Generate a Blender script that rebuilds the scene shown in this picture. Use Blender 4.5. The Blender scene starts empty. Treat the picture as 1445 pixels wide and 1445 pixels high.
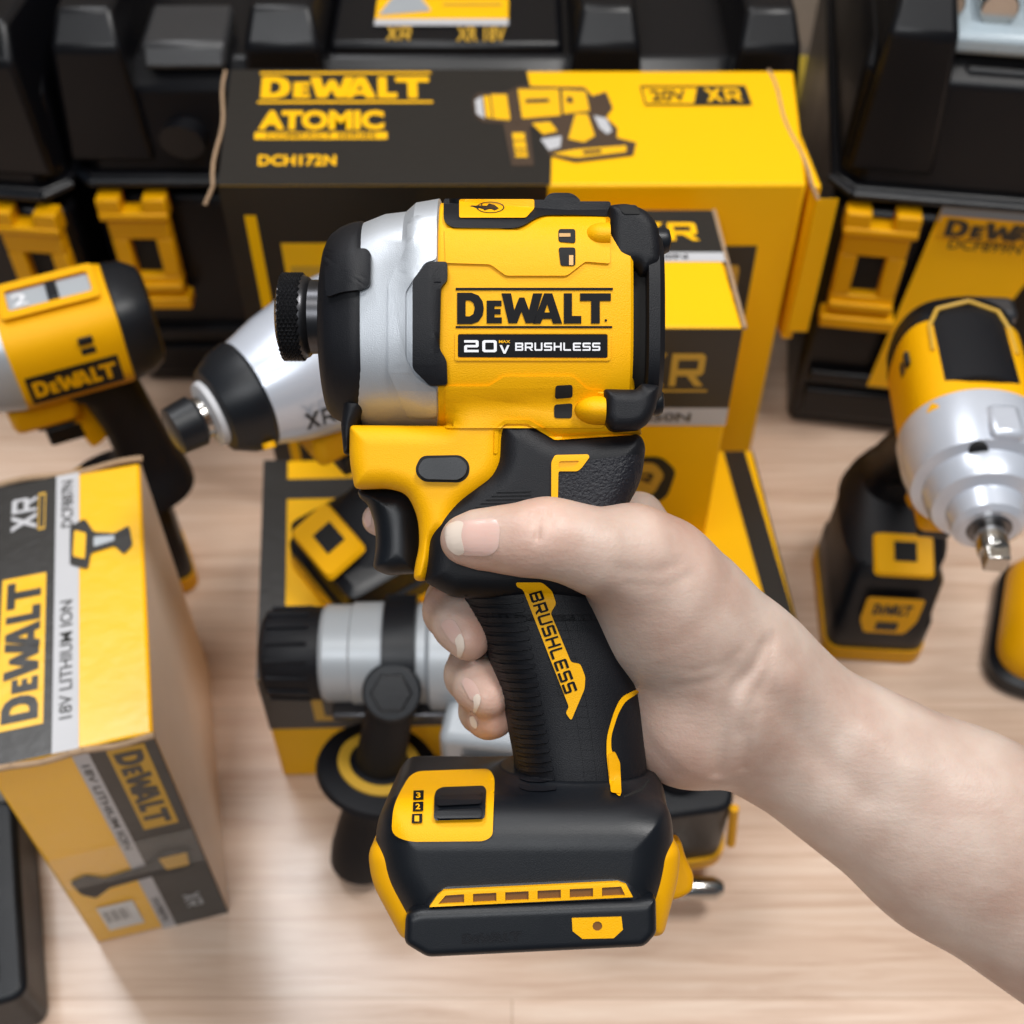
import bpy, bmesh, math
import numpy as np
from mathutils import Vector, Matrix
from mathutils.bvhtree import BVHTree
R = math.radians
scene = bpy.context.scene
C = scene.collection
# ---------------------------------------------------------------- camera, world, light, exposure
F = 1800.0; PITCH = R(50); CAMH = 0.6
cam_data = bpy.data.cameras.new('camera'); cam = bpy.data.objects.new('camera', cam_data); C.objects.link(cam)
cam.location = (0, 0, CAMH); cam.rotation_euler = (math.pi/2-PITCH, 0, 0)
cam_data.sensor_width = 36; cam_data.lens = F/1445*36; cam_data.clip_start = 0.01; cam_data.clip_end = 50
cam_data.dof.use_dof = True; cam_data.dof.focus_distance = 0.315; cam_data.dof.aperture_fstop = 15
scene.camera = cam
world = bpy.data.worlds.new('World'); scene.world = world; world.use_nodes = True
bg = world.node_tree.nodes['Background']; bg.inputs[0].default_value = (0.74, 0.87, 1.0, 1); bg.inputs[1].default_value = 0.11
def area(name, loc, target, sx, sy, power, col=(1, 1, 1)):
    l = bpy.data.lights.new(name, 'AREA'); l.shape = 'RECTANGLE'; l.size = sx; l.size_y = sy; l.energy = power; l.color = col
    o = bpy.data.objects.new(name, l); C.objects.link(o); o.location = loc
    o.rotation_euler = (Vector(target)-Vector(loc)).to_track_quat('-Z', 'Y').to_euler()
    return o
area('ceiling_light', (-0.62, 1.30, 2.0), (-0.05, 0.35, 0), 0.7, 0.8, 42, (.97, .98, 1))
area('ceiling_light', (0.60, 0.30, 1.9), (-0.08, 0.33, 0), 0.45, 0.4, 22, (1, .98, .95))
area('ceiling_light', (-0.25, 0.10, 2.1), (-0.10, 0.35, 0), 0.6, 0.35, 8, (1, .98, .95))
area('ceiling_light', (-0.25, -0.75, 1.7), (0, 0.3, 0.3), 0.9, 0.4, 13, (.96, .98, 1))
vs = scene.view_settings; vs.view_transform = 'Standard'; vs.look = 'None'; vs.exposure = -0.03; vs.gamma = 1.0; vs.use_curve_mapping = False
scene.render.engine = 'CYCLES'

# ---------------------------------------------------------------- materials
def mat(name, col, rough=.5, metal=0, bump=0, bscale=2000, var=0, vscale=40, coat=0, spec=.5, sss=0, trans=0, col2=None):
    m = bpy.data.materials.new(name); m.use_nodes = True; nt = m.node_tree; N = nt.nodes; L = nt.links
    b = N['Principled BSDF']; b.inputs['Base Color'].default_value = (*col, 1); b.inputs['Roughness'].default_value = rough
    b.inputs['Metallic'].default_value = metal; b.inputs['Coat Weight'].default_value = coat; b.inputs['Specular IOR Level'].default_value = spec
    b.inputs['Coat Roughness'].default_value = .15
    if trans: b.inputs['Transmission Weight'].default_value = trans
    tc = N.new('ShaderNodeTexCoord')
    if sss:
        b.inputs['Subsurface Weight'].default_value = sss; b.inputs['Subsurface Radius'].default_value = (1, .35, .2); b.inputs['Subsurface Scale'].default_value = .004
    if bump:
        n = N.new('ShaderNodeTexNoise'); n.inputs['Scale'].default_value = bscale; n.inputs['Detail'].default_value = 2
        L.new(tc.outputs['Object'], n.inputs['Vector'])
        bp = N.new('ShaderNodeBump'); bp.inputs['Strength'].default_value = bump; bp.inputs['Distance'].default_value = .0004
        L.new(n.outputs['Fac'], bp.inputs['Height']); L.new(bp.outputs['Normal'], b.inputs['Normal'])
    n = N.new('ShaderNodeTexNoise'); n.inputs['Scale'].default_value = vscale; n.inputs['Detail'].default_value = 4
    L.new(tc.outputs['Object'], n.inputs['Vector'])
    if var or col2:
        c2 = col2 or tuple(c*(1-var) for c in col)
        mx = N.new('ShaderNodeMix'); mx.data_type = 'RGBA'; mx.inputs[6].default_value = (*col, 1); mx.inputs[7].default_value = (*c2, 1)
        L.new(n.outputs['Fac'], mx.inputs[0]); L.new(mx.outputs[2], b.inputs['Base Color'])
    mr = N.new('ShaderNodeMapRange'); mr.inputs['To Min'].default_value = max(rough-.08, .02); mr.inputs['To Max'].default_value = min(rough+.08, 1)
    L.new(n.outputs['Fac'], mr.inputs['Value']); L.new(mr.outputs['Result'], b.inputs['Roughness'])
    return m
YEL = mat('yellow_plastic', (.82, .40, .0), .48, bump=.3, bscale=3200, var=.06, spec=.2)
YELD = mat('deep_yellow_plastic', (.72, .34, .0), .45, bump=.15, bscale=3500, var=.06, spec=.25)
BLK = mat('black_rubber', (.005, .0055, .008), .5, bump=.25, bscale=3800, var=.2, spec=.26)
BLKS = mat('black_satin_plastic', (.0045, .006, .009), .4, bump=.10, bscale=3800, var=.2, spec=.38)
INK = mat('black_ink', (.006, .006, .007), .6, spec=.12)
BLKG = mat('black_case_plastic', (.004, .004, .0055), .34, bump=.15, bscale=900, var=.3, vscale=15, spec=.32)
TEX = mat('textured_black_rubber', (.006, .0065, .011), .5, bump=.9, bscale=1500, var=.2, spec=.35)
HOLE = mat('dark_opening', (.002, .002, .002), .8)
DORG = mat('amber_recess_shade', (.16, .06, .004), .6)  # darkened yellow: shade inside vent slots and screw hole, put into the colour
ALU = mat('cast_aluminium', (.50, .53, .57), .40, metal=.55, bump=.2, bscale=4200, var=.06)
SIL = mat('silver_painted_housing', (.56, .60, .68), .32, metal=.35, coat=.5, var=.05)
GRY = mat('grey_gear_housing', (.42, .45, .48), .4, metal=.2, var=.1)
STL = mat('dark_steel', (.16, .16, .17), .32, metal=.9, var=.2)
KNR = mat('blackened_steel', (.06, .06, .065), .3, metal=.85, var=.15)
CHR = mat('bright_steel', (.55, .53, .50), .2, metal=1, var=.2)
WHT = mat('white_print', (.75, .75, .78), .5)
CYEL = mat('yellow_carton_print', (.93, .49, .0), .45, var=.04, vscale=25, bump=.3, bscale=300, spec=.25)
CYELG = mat('glossy_yellow_carton_print', (.90, .48, .0), .32, var=.06, vscale=25, bump=.5, bscale=120, coat=.3)
CBLK = mat('black_carton_print', (.017, .015, .013), .34, var=.2, vscale=30, bump=.3, bscale=200)
CGRY = mat('grey_carton_print', (.50, .50, .52), .42, var=.1)
CARD = mat('raw_cardboard', (.42, .28, .17), .85, var=.3, vscale=200, bump=.6, bscale=800)
CDRK = mat('dark_brown_print', (.06, .032, .015), .7, var=.3)  # dark brown ink for the outline of the printed tool
AMB = mat('muted_yellow_print', (.55, .32, .03), .45)
PWHT = mat('paper_label', (.75, .75, .74), .6, var=.1)

def wood():
    m = bpy.data.materials.new('light_wood_laminate'); m.use_nodes = True; nt = m.node_tree; N = nt.nodes; L = nt.links; b = N['Principled BSDF']
    tc = N.new('ShaderNodeTexCoord'); mp = N.new('ShaderNodeMapping'); mp.inputs['Scale'].default_value = (1.6, 26, 1); mp.inputs['Rotation'].default_value = (0, 0, .03)
    L.new(tc.outputs['Object'], mp.inputs['Vector'])
    n = N.new('ShaderNodeTexNoise'); n.inputs['Scale'].default_value = 6; n.inputs['Detail'].default_value = 8; n.inputs['Roughness'].default_value = .65; n.inputs['Distortion'].default_value = .6
    L.new(mp.outputs['Vector'], n.inputs['Vector'])
    cr = N.new('ShaderNodeValToRGB'); e = cr.color_ramp.elements
    e[0].position = .3; e[0].color = (.56, .385, .28, 1); e[1].position = .72; e[1].color = (.78, .62, .50, 1)
    q = cr.color_ramp.elements.new(.5); q.color = (.68, .50, .385, 1)
    L.new(n.outputs['Fac'], cr.inputs['Fac'])
    w = N.new('ShaderNodeTexBrick'); w.inputs['Scale'].default_value = 1; w.inputs['Brick Width'].default_value = .9; w.inputs['Row Height'].default_value = .052
    w.inputs['Mortar Size'].default_value = .0004; w.inputs['Color1'].default_value = (1, 1, 1, 1); w.inputs['Color2'].default_value = (.84, .82, .80, 1); w.inputs['Mortar'].default_value = (.7, .65, .6, 1)
    L.new(tc.outputs['Object'], w.inputs['Vector'])
    mx = N.new('ShaderNodeMix'); mx.data_type = 'RGBA'; mx.blend_type = 'MULTIPLY'; mx.inputs[0].default_value = 1
    L.new(cr.outputs['Color'], mx.inputs[6]); L.new(w.outputs['Color'], mx.inputs[7]); L.new(mx.outputs[2], b.inputs['Base Color'])
    b.inputs['Roughness'].default_value = .22
    bp = N.new('ShaderNodeBump'); bp.inputs['Strength'].default_value = .15; bp.inputs['Distance'].default_value = .0005
    L.new(n.outputs['Fac'], bp.inputs['Height']); L.new(bp.outputs['Normal'], b.inputs['Normal'])
    return m

def skin():
    m = bpy.data.materials.new('skin'); m.use_nodes = True; nt = m.node_tree; N = nt.nodes; L = nt.links; b = N['Principled BSDF']
    tc = N.new('ShaderNodeTexCoord')
    def noise(s, d, scale=None):
        n = N.new('ShaderNodeTexNoise'); n.inputs['Scale'].default_value = s; n.inputs['Detail'].default_value = d
        if scale:
            mp = N.new('ShaderNodeMapping'); mp.inputs['Scale'].default_value = scale; mp.inputs['Rotation'].default_value = (0, 0, .6)
            L.new(tc.outputs['Object'], mp.inputs['Vector']); L.new(mp.outputs['Vector'], n.inputs['Vector'])
        else: L.new(tc.outputs['Object'], n.inputs['Vector'])
        return n
    a = noise(55, 6); cr = N.new('ShaderNodeValToRGB'); e = cr.color_ramp.elements
    e[0].position = .32; e[0].color = (.42, .285, .228, 1); e[1].position = .68; e[1].color = (.54, .425, .36, 1)
    L.new(a.outputs['Fac'], cr.inputs['Fac'])
    # blood-flushed fingertips and knuckles: vertex colour attribute holds where the skin itself is pinker
    at = N.new('ShaderNodeAttribute'); at.attribute_name = 'flush'
    mx = N.new('ShaderNodeMix'); mx.data_type = 'RGBA'; mx.inputs[7].default_value = (.56, .26, .18, 1)
    L.new(at.outputs['Fac'], mx.inputs[0]); L.new(cr.outputs['Color'], mx.inputs[6]); L.new(mx.outputs[2], b.inputs['Base Color'])
    b.inputs['Roughness'].default_value = .46; b.inputs['Subsurface Weight'].default_value = .25
    b.inputs['Subsurface Radius'].default_value = (1, .35, .2); b.inputs['Subsurface Scale'].default_value = .003
    f = noise(1100, 3); g = noise(160, 4, (1, 3.2, 1))
    ad = N.new('ShaderNodeMath'); ad.operation = 'MULTIPLY_ADD'; ad.inputs[1].default_value = 1.2; L.new(g.outputs['Fac'], ad.inputs[0]); L.new(f.outputs['Fac'], ad.inputs[2])
    bp = N.new('ShaderNodeBump'); bp.inputs['Strength'].default_value = .17; bp.inputs['Distance'].default_value = .0006
    L.new(ad.outputs[0], bp.inputs['Height']); L.new(bp.outputs['Normal'], b.inputs['Normal'])
    return m
SKIN = skin()
NAIL = mat('nail', (.60, .40, .345), .25, coat=.5, sss=.2)
NAILT = mat('nail_free_edge', (.64, .54, .46), .3, coat=.3)

# ---------------------------------------------------------------- mesh helpers
def tag(o, label, cat, group=None, kind=None):
    if label: o['label'] = label
    if cat: o['category'] = cat
    if group: o['group'] = group
    if kind: o['kind'] = kind
    return o
def link(name, verts, faces, m, parent=None, smooth=35, bevel=0, seg=2, bang=30):
    me = bpy.data.meshes.new(name); me.from_pydata([tuple(v) for v in verts], [], [tuple(f) for f in faces]); me.update()
    bm = bmesh.new(); bm.from_mesh(me); bmesh.ops.recalc_face_normals(bm, faces=bm.faces); bm.to_mesh(me); bm.free()
    me.materials.append(m)
    if smooth:
        me.polygons.foreach_set('use_smooth', [True]*len(me.polygons)); me.set_sharp_from_angle(angle=R(smooth))
    o = bpy.data.objects.new(name, me); C.objects.link(o); o.parent = parent
    if bevel:
        b = o.modifiers.new('bevel', 'BEVEL'); b.width = bevel; b.segments = seg; b.limit_method = 'ANGLE'; b.angle_limit = R(bang); b.harden_normals = False
        me.polygons.foreach_set('use_smooth', [True]*len(me.polygons))
    return o
def empty(name, loc=(0, 0, 0), rot=(0, 0, 0)):
    o = bpy.data.objects.new(name, None); o.empty_display_size = .02; C.objects.link(o); o.location = loc; o.rotation_euler = rot; return o
class G:
    def __init__(s): s.v = []; s.f = []
    def add(s, v, f): n = len(s.v); s.v += [Vector(p) for p in v]; s.f += [[i+n for i in q] for q in f]; return s
    def rings(s, rings, caps=True):
        n = len(rings[0]); base = len(s.v)
        for r in rings: s.v += [Vector(p) for p in r]
        for i in range(len(rings)-1):
            for j in range(n):
                k = (j+1) % n; s.f.append([base+i*n+j, base+i*n+k, base+(i+1)*n+k, base+(i+1)*n+j])
        if caps: s.f.append([base+j for j in range(n)][::-1]); s.f.append([base+(len(rings)-1)*n+j for j in range(n)])
        return s
    def box(s, x0, x1, y0, y1, z0, z1):
        return s.rings([[(x0, y0, z), (x1, y0, z), (x1, y1, z), (x0, y1, z)] for z in (z0, z1)])
    def prism(s, poly, f0, f1):   # poly 2d; f0/f1 map 2d->3d
        return s.rings([[f0(*p) for p in poly], [f1(*p) for p in poly]])
    def tube(s, p0, p1, r0, r1=None, n=24, sq=(1, 1)):
        r1 = r0 if r1 is None else r1; p0 = Vector(p0); p1 = Vector(p1); d = (p1-p0).normalized()
        a = d.orthogonal().normalized() if abs(d.z) > .9 else d.cross(Vector((0, 0, 1))).normalized(); b = d.cross(a)
        return s.rings([[p+(a*math.cos(t)*sq[0]+b*math.sin(t)*sq[1])*r for t in [2*math.pi*i/n for i in range(n)]] for p, r in ((p0, r0), (p1, r1))])
    def lathe(s, prof, axis='X', c=(0, 0, 0), n=40):  # prof: (along, radius)
        rs = []
        for a, r in prof:
            ring = []
            for i in range(n):
                t = 2*math.pi*i/n; u, w = r*math.cos(t), r*math.sin(t)
                ring.append(Vector(c)+Vector((a, u, w) if axis == 'X' else (u, a, w) if axis == 'Y' else (u, w, a)))
            rs.append(ring)
        return s.rings(rs)
    def xf(s, M): s.v = [M @ v for v in s.v]; return s
    def build(s, name, m, parent=None, **k): return link(name, s.v, s.f, m, parent, **k)
def rnd(poly, r, n=4):
    out = []; N = len(poly); P = [Vector(p[:2]) for p in poly]
    for i in range(N):
        a, b, c = P[i-1], P[i], P[(i+1) % N]; rr = poly[i][2] if len(poly[i]) > 2 else r
        la, lc = (a-b).length, (c-b).length; d = min(rr, .47*la, .47*lc)
        s, e = b+(a-b).normalized()*d, b+(c-b).normalized()*d
        for k in range(n+1):
            t = k/n; out.append(tuple((1-t)**2*s+2*t*(1-t)*b+t*t*e))
    return out
def inset(poly, d):
    P = [Vector(p) for p in poly]; N = len(P); ar = sum(P[i-1].cross(P[i]) for i in range(N)); sg = 1 if ar > 0 else -1; out = []
    for i in range(N):
        a, b, c = P[i-1], P[i], P[(i+1) % N]; e1 = (b-a); e2 = (c-b)
        if e1.length < 1e-9: e1 = e2
        if e2.length < 1e-9: e2 = e1
        e1 = e1.normalized(); e2 = e2.normalized()
        n1 = Vector((-e1.y, e1.x))*sg; n2 = Vector((-e2.y, e2.x))*sg; nn = n1+n2
        if nn.length < .2: nn = n1
        nn.normalize(); out.append(tuple(b+nn*d/max(nn.dot(n1), .6)))
    return out
def fill2d(polys):
    cu = bpy.data.curves.new('t', 'CURVE'); cu.dimensions = '2D'; cu.fill_mode = 'BOTH'
    for p in polys:
        s = cu.splines.new('POLY'); s.points.add(len(p)-1); s.use_cyclic_u = True
        for i, q in enumerate(p): s.points[i].co = (q[0], q[1], 0, 1)
    o = bpy.data.objects.new('t', cu); me = o.to_mesh()
    v = [(q.co.x, q.co.y) for q in me.vertices]; f = [list(q.vertices) for q in me.polygons]
    o.to_mesh_clear(); bpy.data.objects.remove(o); bpy.data.curves.remove(cu); return v, f
_tc = {}
def text2d(s, bold=.02, space=1.0):
    if (s, bold, space) in _tc: return _tc[(s, bold, space)]
    cu = bpy.data.curves.new('t', 'FONT'); cu.body = s; cu.offset = bold; cu.fill_mode = 'BOTH'; cu.space_character = space; cu.resolution_u = 3
    o = bpy.data.objects.new('t', cu); me = o.to_mesh(); v = [(q.co.x, q.co.y) for q in me.vertices]; f = [list(q.vertices) for q in me.polygons]
    o.to_mesh_clear(); bpy.data.objects.remove(o); bpy.data.curves.remove(cu)
    x0, x1 = min(p[0] for p in v), max(p[0] for p in v); y0, y1 = min(p[1] for p in v), max(p[1] for p in v)
    v = [((p[0]-x0)/(x1-x0), (p[1]-y0)/(y1-y0)) for p in v]; _tc[(s, bold, space)] = (v, f); return v, f
# heavy capitals (530 x 103, y down) and wide square capitals (y up)
HEAVY = [[(0, 0), (50, 0), (74, 9), (88, 28), (92, 52), (88, 75), (74, 95), (50, 103), (0, 103)], [(29, 25), (44, 25), (56, 33), (61, 51), (56, 70), (44, 78), (29, 78)],
 [(102, 26), (153, 26), (153, 44), (129, 44), (129, 54), (150, 54), (150, 71), (129, 71), (129, 82), (154, 82), (154, 101), (102, 101)],
 [(153, 2), (186, 2), (197, 58), (214, 16), (232, 16), (248, 58), (262, 2), (294, 2), (266, 101), (236, 101), (222, 62), (207, 101), (177, 101)],
 [(300, 2), (328, 2), (362, 103), (330, 103), (325, 87), (295, 87), (288, 103), (262, 103), ], [(301, 66), (320, 66), (311, 38)],
 [(368, 2), (396, 2), (396, 78), (428, 78), (428, 103), (368, 103)],
 [(424, 2), (530, 2), (530, 27), (492, 27), (492, 103), (462, 103), (462, 27), (424, 27)]]
_hv = None
def heavy2d():
    global _hv
    if _hv is None:
        v = []; f = []
        for grp in ([0, 1], [2], [3], [4, 5], [6], [7]):
            a, b = fill2d([HEAVY[i] for i in grp]); n = len(v); v += [(p[0]/530, 1-p[1]/103) for p in a]; f += [[i+n for i in q] for q in b]
        _hv = (v, f)
    return _hv
t_ = .19; W_ = 1.0
def rr(x0, y0, x1, y1, c=.12): return [(x0+c, y0), (x1-c, y0), (x1, y0+c), (x1, y1-c), (x1-c, y1), (x0+c, y1), (x0, y1-c), (x0, y0+c)]
SQ = {
 'B': [[(0, 0), (.9, 0), (1, .1), (1, .42), (.93, .5), (1, .58), (1, .9), (.9, 1), (0, 1)], [(.2, .2), (.8, .2), (.8, .4), (.2, .4)], [(.2, .6), (.8, .6), (.8, .8), (.2, .8)]],
 'R': [[(0, 0), (.2, 0), (.2, .32), (.5, .32), (.78, 0), (1.04, 0), (.76, .32), (.9, .32), (1, .42), (1, .9), (.9, 1), (0, 1)], [(.2, .52), (.8, .52), (.8, .8), (.2, .8)]],
 'U': [[(.12, 0), (.88, 0), (1, .12), (1, 1), (.8, 1), (.8, .2), (.2, .2), (.2, 1), (0, 1), (0, .12)]],
 'S': [[(0, 0), (.9, 0), (1, .1), (1, .5), (.9, .6), (.2, .6), (.2, .8), (1, .8), (1, 1), (.1, 1), (0, .9), (0, .5), (.1, .4), (.8, .4), (.8, .2), (0, .2)]],
 'H': [[(0, 0), (.2, 0), (.2, .4), (.8, .4), (.8, 0), (1, 0), (1, 1), (.8, 1), (.8, .6), (.2, .6), (.2, 1), (0, 1)]],
 'L': [[(.12, 0), (.95, 0), (.95, .2), (.2, .2), (.2, 1), (0, 1), (0, .12)]],
 'E': [[(.1, 0), (1, 0), (1, .2), (.2, .2), (.2, .4), (.9, .4), (.9, .6), (.2, .6), (.2, .8), (1, .8), (1, 1), (.1, 1), (0, .9), (0, .1)]],
 '2': [[(0, 0), (1, 0), (1, .2), (.2, .2), (.2, .4), (.9, .4), (1, .5), (1, .9), (.9, 1), (0, 1), (0, .8), (.8, .8), (.8, .6), (.1, .6), (0, .5)]],
 '0': [rr(0, 0, 1, 1), rr(.2, .2, .8, .8, .05)],
 'V': [[(.4, 0), (.6, 0), (1, 1), (.76, 1), (.5, .32), (.24, 1), (0, 1)]],
 'X': [[(0, 0), (.3, 0), (.55, .32), (.8, 0), (1.1, 0), (.7, .5), (1.1, 1), (.8, 1), (.55, .68), (.3, 1), (0, 1), (.4, .5)]],
}
def sq2d(s, gap=.25):
    v = []; f = []; x = 0
    for ch in s:
        if ch == ' ': x += .5; continue
        a, b = fill2d(SQ[ch]); n = len(v); v += [(p[0]+x, p[1]) for p in a]; f += [[i+n for i in q] for q in b]; x += 1+gap
    x -= gap; return [(p[0]/x, p[1]) for p in v], f

# ---------------------------------------------------------------- hand-held tool frame (metres, z towards the viewer)
DM = .34
def HL(px, py, z): d = DM-z; return Vector(((px-722.5)*d/F, (722.5-py)*d/F, z))
HOFF = HL(745, 1340, 0)
CR = cam.rotation_euler.to_matrix()
hero = empty('impact_driver'); hero.matrix_world = Matrix.Translation(Vector((0, 0, CAMH))+CR @ (HOFF-Vector((0, 0, DM)))) @ CR.to_4x4()
tag(hero, 'yellow and black impact driver with a silver nose, gripped by the hand in the foreground', 'impact driver')
TG = []       # ray targets
def H(g, name, m, parent=None, target=True, **k):
    if target: TG.append(BVHTree.FromPolygons([tuple(v) for v in g.v], g.f))
    return link(name, [v-HOFF for v in g.v], g.f, m, parent or hero, **k)
EYE = Vector((0, 0, DM))
def hitz(px, py, tgs=None):
    d = (HL(px, py, 0)-EYE).normalized(); best = None
    for t in (tgs or TG):
        h = t.ray_cast(EYE, d)[0]
        if h is not None and (best is None or h.z > best): best = h.z
    return best
def grid2d(v, f, step):
    bm = bmesh.new(); bv = [bm.verts.new((p[0], p[1], 0)) for p in v]
    for q in f:
        try: bm.faces.new([bv[i] for i in q])
        except ValueError: pass
    if step:
        xs = [p[0] for p in v]; ys = [p[1] for p in v]
        for lo, hi, ax in ((min(xs), max(xs), 0), (min(ys), max(ys), 1)):
            k = lo+step
            while k < hi-.3*step:
                co = (k, 0, 0) if ax == 0 else (0, k, 0); no = (1, 0, 0) if ax == 0 else (0, 1, 0)
                bmesh.ops.bisect_plane(bm, geom=bm.verts[:]+bm.edges[:]+bm.faces[:], plane_co=co, plane_no=no, dist=1e-4); k += step
    bm.verts.index_update()
    vv = [(a.co.x, a.co.y) for a in bm.verts]; ff = [[a.index for a in q.verts] for q in bm.faces]
    be = [(e.link_loops[0].vert.index, e.link_loops[0].link_loop_next.vert.index) for e in bm.edges if len(e.link_faces) == 1]
    bm.free(); return vv, ff, be
def drape(name, vf, m, parent, h=.0002, skirt=0, step=12, tgs=None, bevel=0, off=None, flat=False, target=False, seg=2):
    vv, ff, be = grid2d(vf[0], vf[1], step); hz = [hitz(x, y, tgs) for x, y in vv]
    ok = [i for i, z in enumerate(hz) if z is not None]
    if not ok: print('MISS', name); return None
    if flat: mz = max(hz[i] for i in ok); hz = [mz]*len(hz); ok = list(range(len(hz)))
    for i, z in enumerate(hz):
        if z is None: hz[i] = hz[min(ok, key=lambda j: (vv[j][0]-vv[i][0])**2+(vv[j][1]-vv[i][1])**2)]
    V = [HL(x, y, hz[i]+h) for i, (x, y) in enumerate(vv)]; Fc = [list(q) for q in ff]
    if skirt:
        n = len(V); ids = sorted({i for e in be for i in e}); mp = {i: n+k for k, i in enumerate(ids)}
        V += [HL(vv[i][0], vv[i][1], hz[i]+h)-Vector((0, 0, h+skirt)) for i in ids]
        Fc += [[b, a, mp[a], mp[b]] for a, b in be]
    if target: TG.append(BVHTree.FromPolygons([tuple(v) for v in V], Fc))
    o = HOFF if off is None else off
    return link(name, [v-o for v in V], Fc, m, parent, smooth=40, bevel=bevel, seg=seg, bang=50)
def relief(name, polys, m, parent=None, h=.0008, b=.0003, r=5, step=12, skirt=.0015, **k):
    if not isinstance(polys[0], list): polys = [polys]
    return drape(name, fill2d([rnd(p, r) if r else p for p in polys]), m, parent or hero, h=h, skirt=skirt, step=step, bevel=b, **k)
def tq(vf, quad):   # unit text -> px quad (bl, br, tr, tl)
    a, b, c, d = [Vector(q) for q in quad]
    return [tuple((a*(1-u)+b*u)*(1-v)+(d*(1-u)+c*u)*v) for u, v in vf[0]], vf[1]
def pillow(outline, zf, r, px_in, zb=None, seg=5, g=None, back=None):
    g = g or G(); zb = -zf if zb is None else zb; zr = zf-r; rings = []
    def ring(ins, z, zref): return [Vector((*(HL(p[0], p[1], zref).xy), z)) for p in (inset(outline, ins) if ins else outline)]
    for i in range(seg, -1, -1):
        t = i/seg*math.pi/2; rings.append(ring(px_in*(1-math.cos(t)), zb+r-r*math.sin(t), zr))
    for i in range(seg+1):
        t = i/seg*math.pi/2; rings.append(ring(px_in*(1-math.cos(t)), zf-r+r*math.sin(t), zr))
    return g.rings(rings)
def cr_(st, sub):   # monotone cubic through stations (parameter = first column)
    A = np.array(st, float); x = A[:, 0]; n = len(x); o = []
    xs = np.concatenate([np.linspace(x[i], x[i+1], sub, endpoint=False) for i in range(n-1)]+[x[-1:]]); h = np.diff(x)
    for c in range(A.shape[1]):
        y = A[:, c]; d = np.diff(y)/h; m = np.zeros(n); m[0], m[-1] = d[0], d[-1]
        for i in range(1, n-1): m[i] = 0 if d[i-1]*d[i] <= 0 else 2*d[i-1]*d[i]/(d[i-1]+d[i])
        k = np.clip(np.searchsorted(x, xs, 'right')-1, 0, n-2); t = (xs-x[k])/h[k]
        o.append((2*t**3-3*t**2+1)*y[k]+(t**3-2*t**2+t)*h[k]*m[k]+(-2*t**3+3*t**2)*y[k+1]+(t**3-t**2)*h[k]*m[k+1])
    return np.array(o).T.tolist()
def se(t, n): c, s = math.cos(t), math.sin(t); return (math.copysign(abs(c)**(2/n), c), math.copysign(abs(s)**(2/n), s))
def loft_y(st, sub=4, n=56, zr=.006):   # (py, xl, xr, zfront, zback, exponent)
    rs = []
    for py, xl, xr, zf, zb, e in cr_(st, sub):
        a = HL(xl, py, zr); b = HL(xr, py, zr); cx = (a.x+b.x)/2; hx = (b.x-a.x)/2; ring = []
        for i in range(n):
            u, w = se(2*math.pi*i/n, e); ring.append((cx+hx*u, a.y, (zf if w > 0 else -zb)*w))
        rs.append(ring)
    return G().rings(rs)
def loft_x(st, sub=1, n=64, zr=.008):   # (px, ytop, ybot, zf, exponent)
    rs = []
    for px, yt, yb, zf, e in (cr_(st, sub) if sub > 1 else st):
        a = HL(px, yt, zr); b = HL(px, yb, zr); cy = (a.y+b.y)/2; hy = (a.y-b.y)/2
        rs.append([(a.x, cy+hy*se(2*math.pi*i/n, e)[0], zf*se(2*math.pi*i/n, e)[1]) for i in range(n)])
    return G().rings(rs)
def sharp(st, w=3):  # double each station for crisp steps
    return st

def surface_nets(D, mn, h, FL=None):
    nx, ny, nz = D.shape
    inside = D < 0; c = np.zeros((nx-1, ny-1, nz-1), np.uint8)
    for i in (0, 1):
        for j in (0, 1):
            for k in (0, 1): c += inside[i:nx-1+i, j:ny-1+j, k:nz-1+k]
    act = (c > 0) & (c < 8); idx = np.argwhere(act); ID = -np.ones(act.shape, np.int64); ID[act] = np.arange(len(idx))
    cor = [(i, j, k) for i in (0, 1) for j in (0, 1) for k in (0, 1)]; val = np.stack([D[idx[:, 0]+a, idx[:, 1]+b, idx[:, 2]+g_] for a, b, g_ in cor], 1)
    acc = np.zeros((len(idx), 3)); cnt = np.zeros(len(idx))
    for a in range(8):
        for b in range(a+1, 8):
            if sum(abs(np.array(cor[a])-np.array(cor[b]))) != 1: continue
            s = (val[:, a] < 0) != (val[:, b] < 0); t = val[s, a]/(val[s, a]-val[s, b])
            acc[s] += np.array(cor[a])+t[:, None]*(np.array(cor[b])-np.array(cor[a])); cnt[s] += 1
    pos = mn+h*(idx+acc/cnt[:, None]); fl = None if FL is None else np.clip(FL[idx[:, 0], idx[:, 1], idx[:, 2]], 0, .8)
    faces = []
    for axx in range(3):
        sl0 = [slice(1, -1)]*3; sl1 = [slice(1, -1)]*3; sl0[axx] = slice(0, D.shape[axx]-1); sl1[axx] = slice(1, D.shape[axx])
        e = inside[tuple(sl0)] != inside[tuple(sl1)]; q = np.argwhere(e); off = [1, 1, 1]; off[axx] = 0; q = q+off
        u, w = [(1, 2), (2, 0), (0, 1)][axx]; du = np.zeros(3, int); du[u] = 1; dw = np.zeros(3, int); dw[w] = 1
        ok = np.all(q < np.array(ID.shape), axis=1); q = q[ok]
        f = np.stack([ID[tuple((q-du-dw).T)], ID[tuple((q-dw).T)], ID[tuple(q.T)], ID[tuple((q-du).T)]], 1)
        sgn = inside[tuple(q.T)]; f[~sgn] = f[~sgn][:, ::-1]; faces.append(f[(f >= 0).all(1)])
    return pos, np.concatenate(faces), fl
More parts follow.
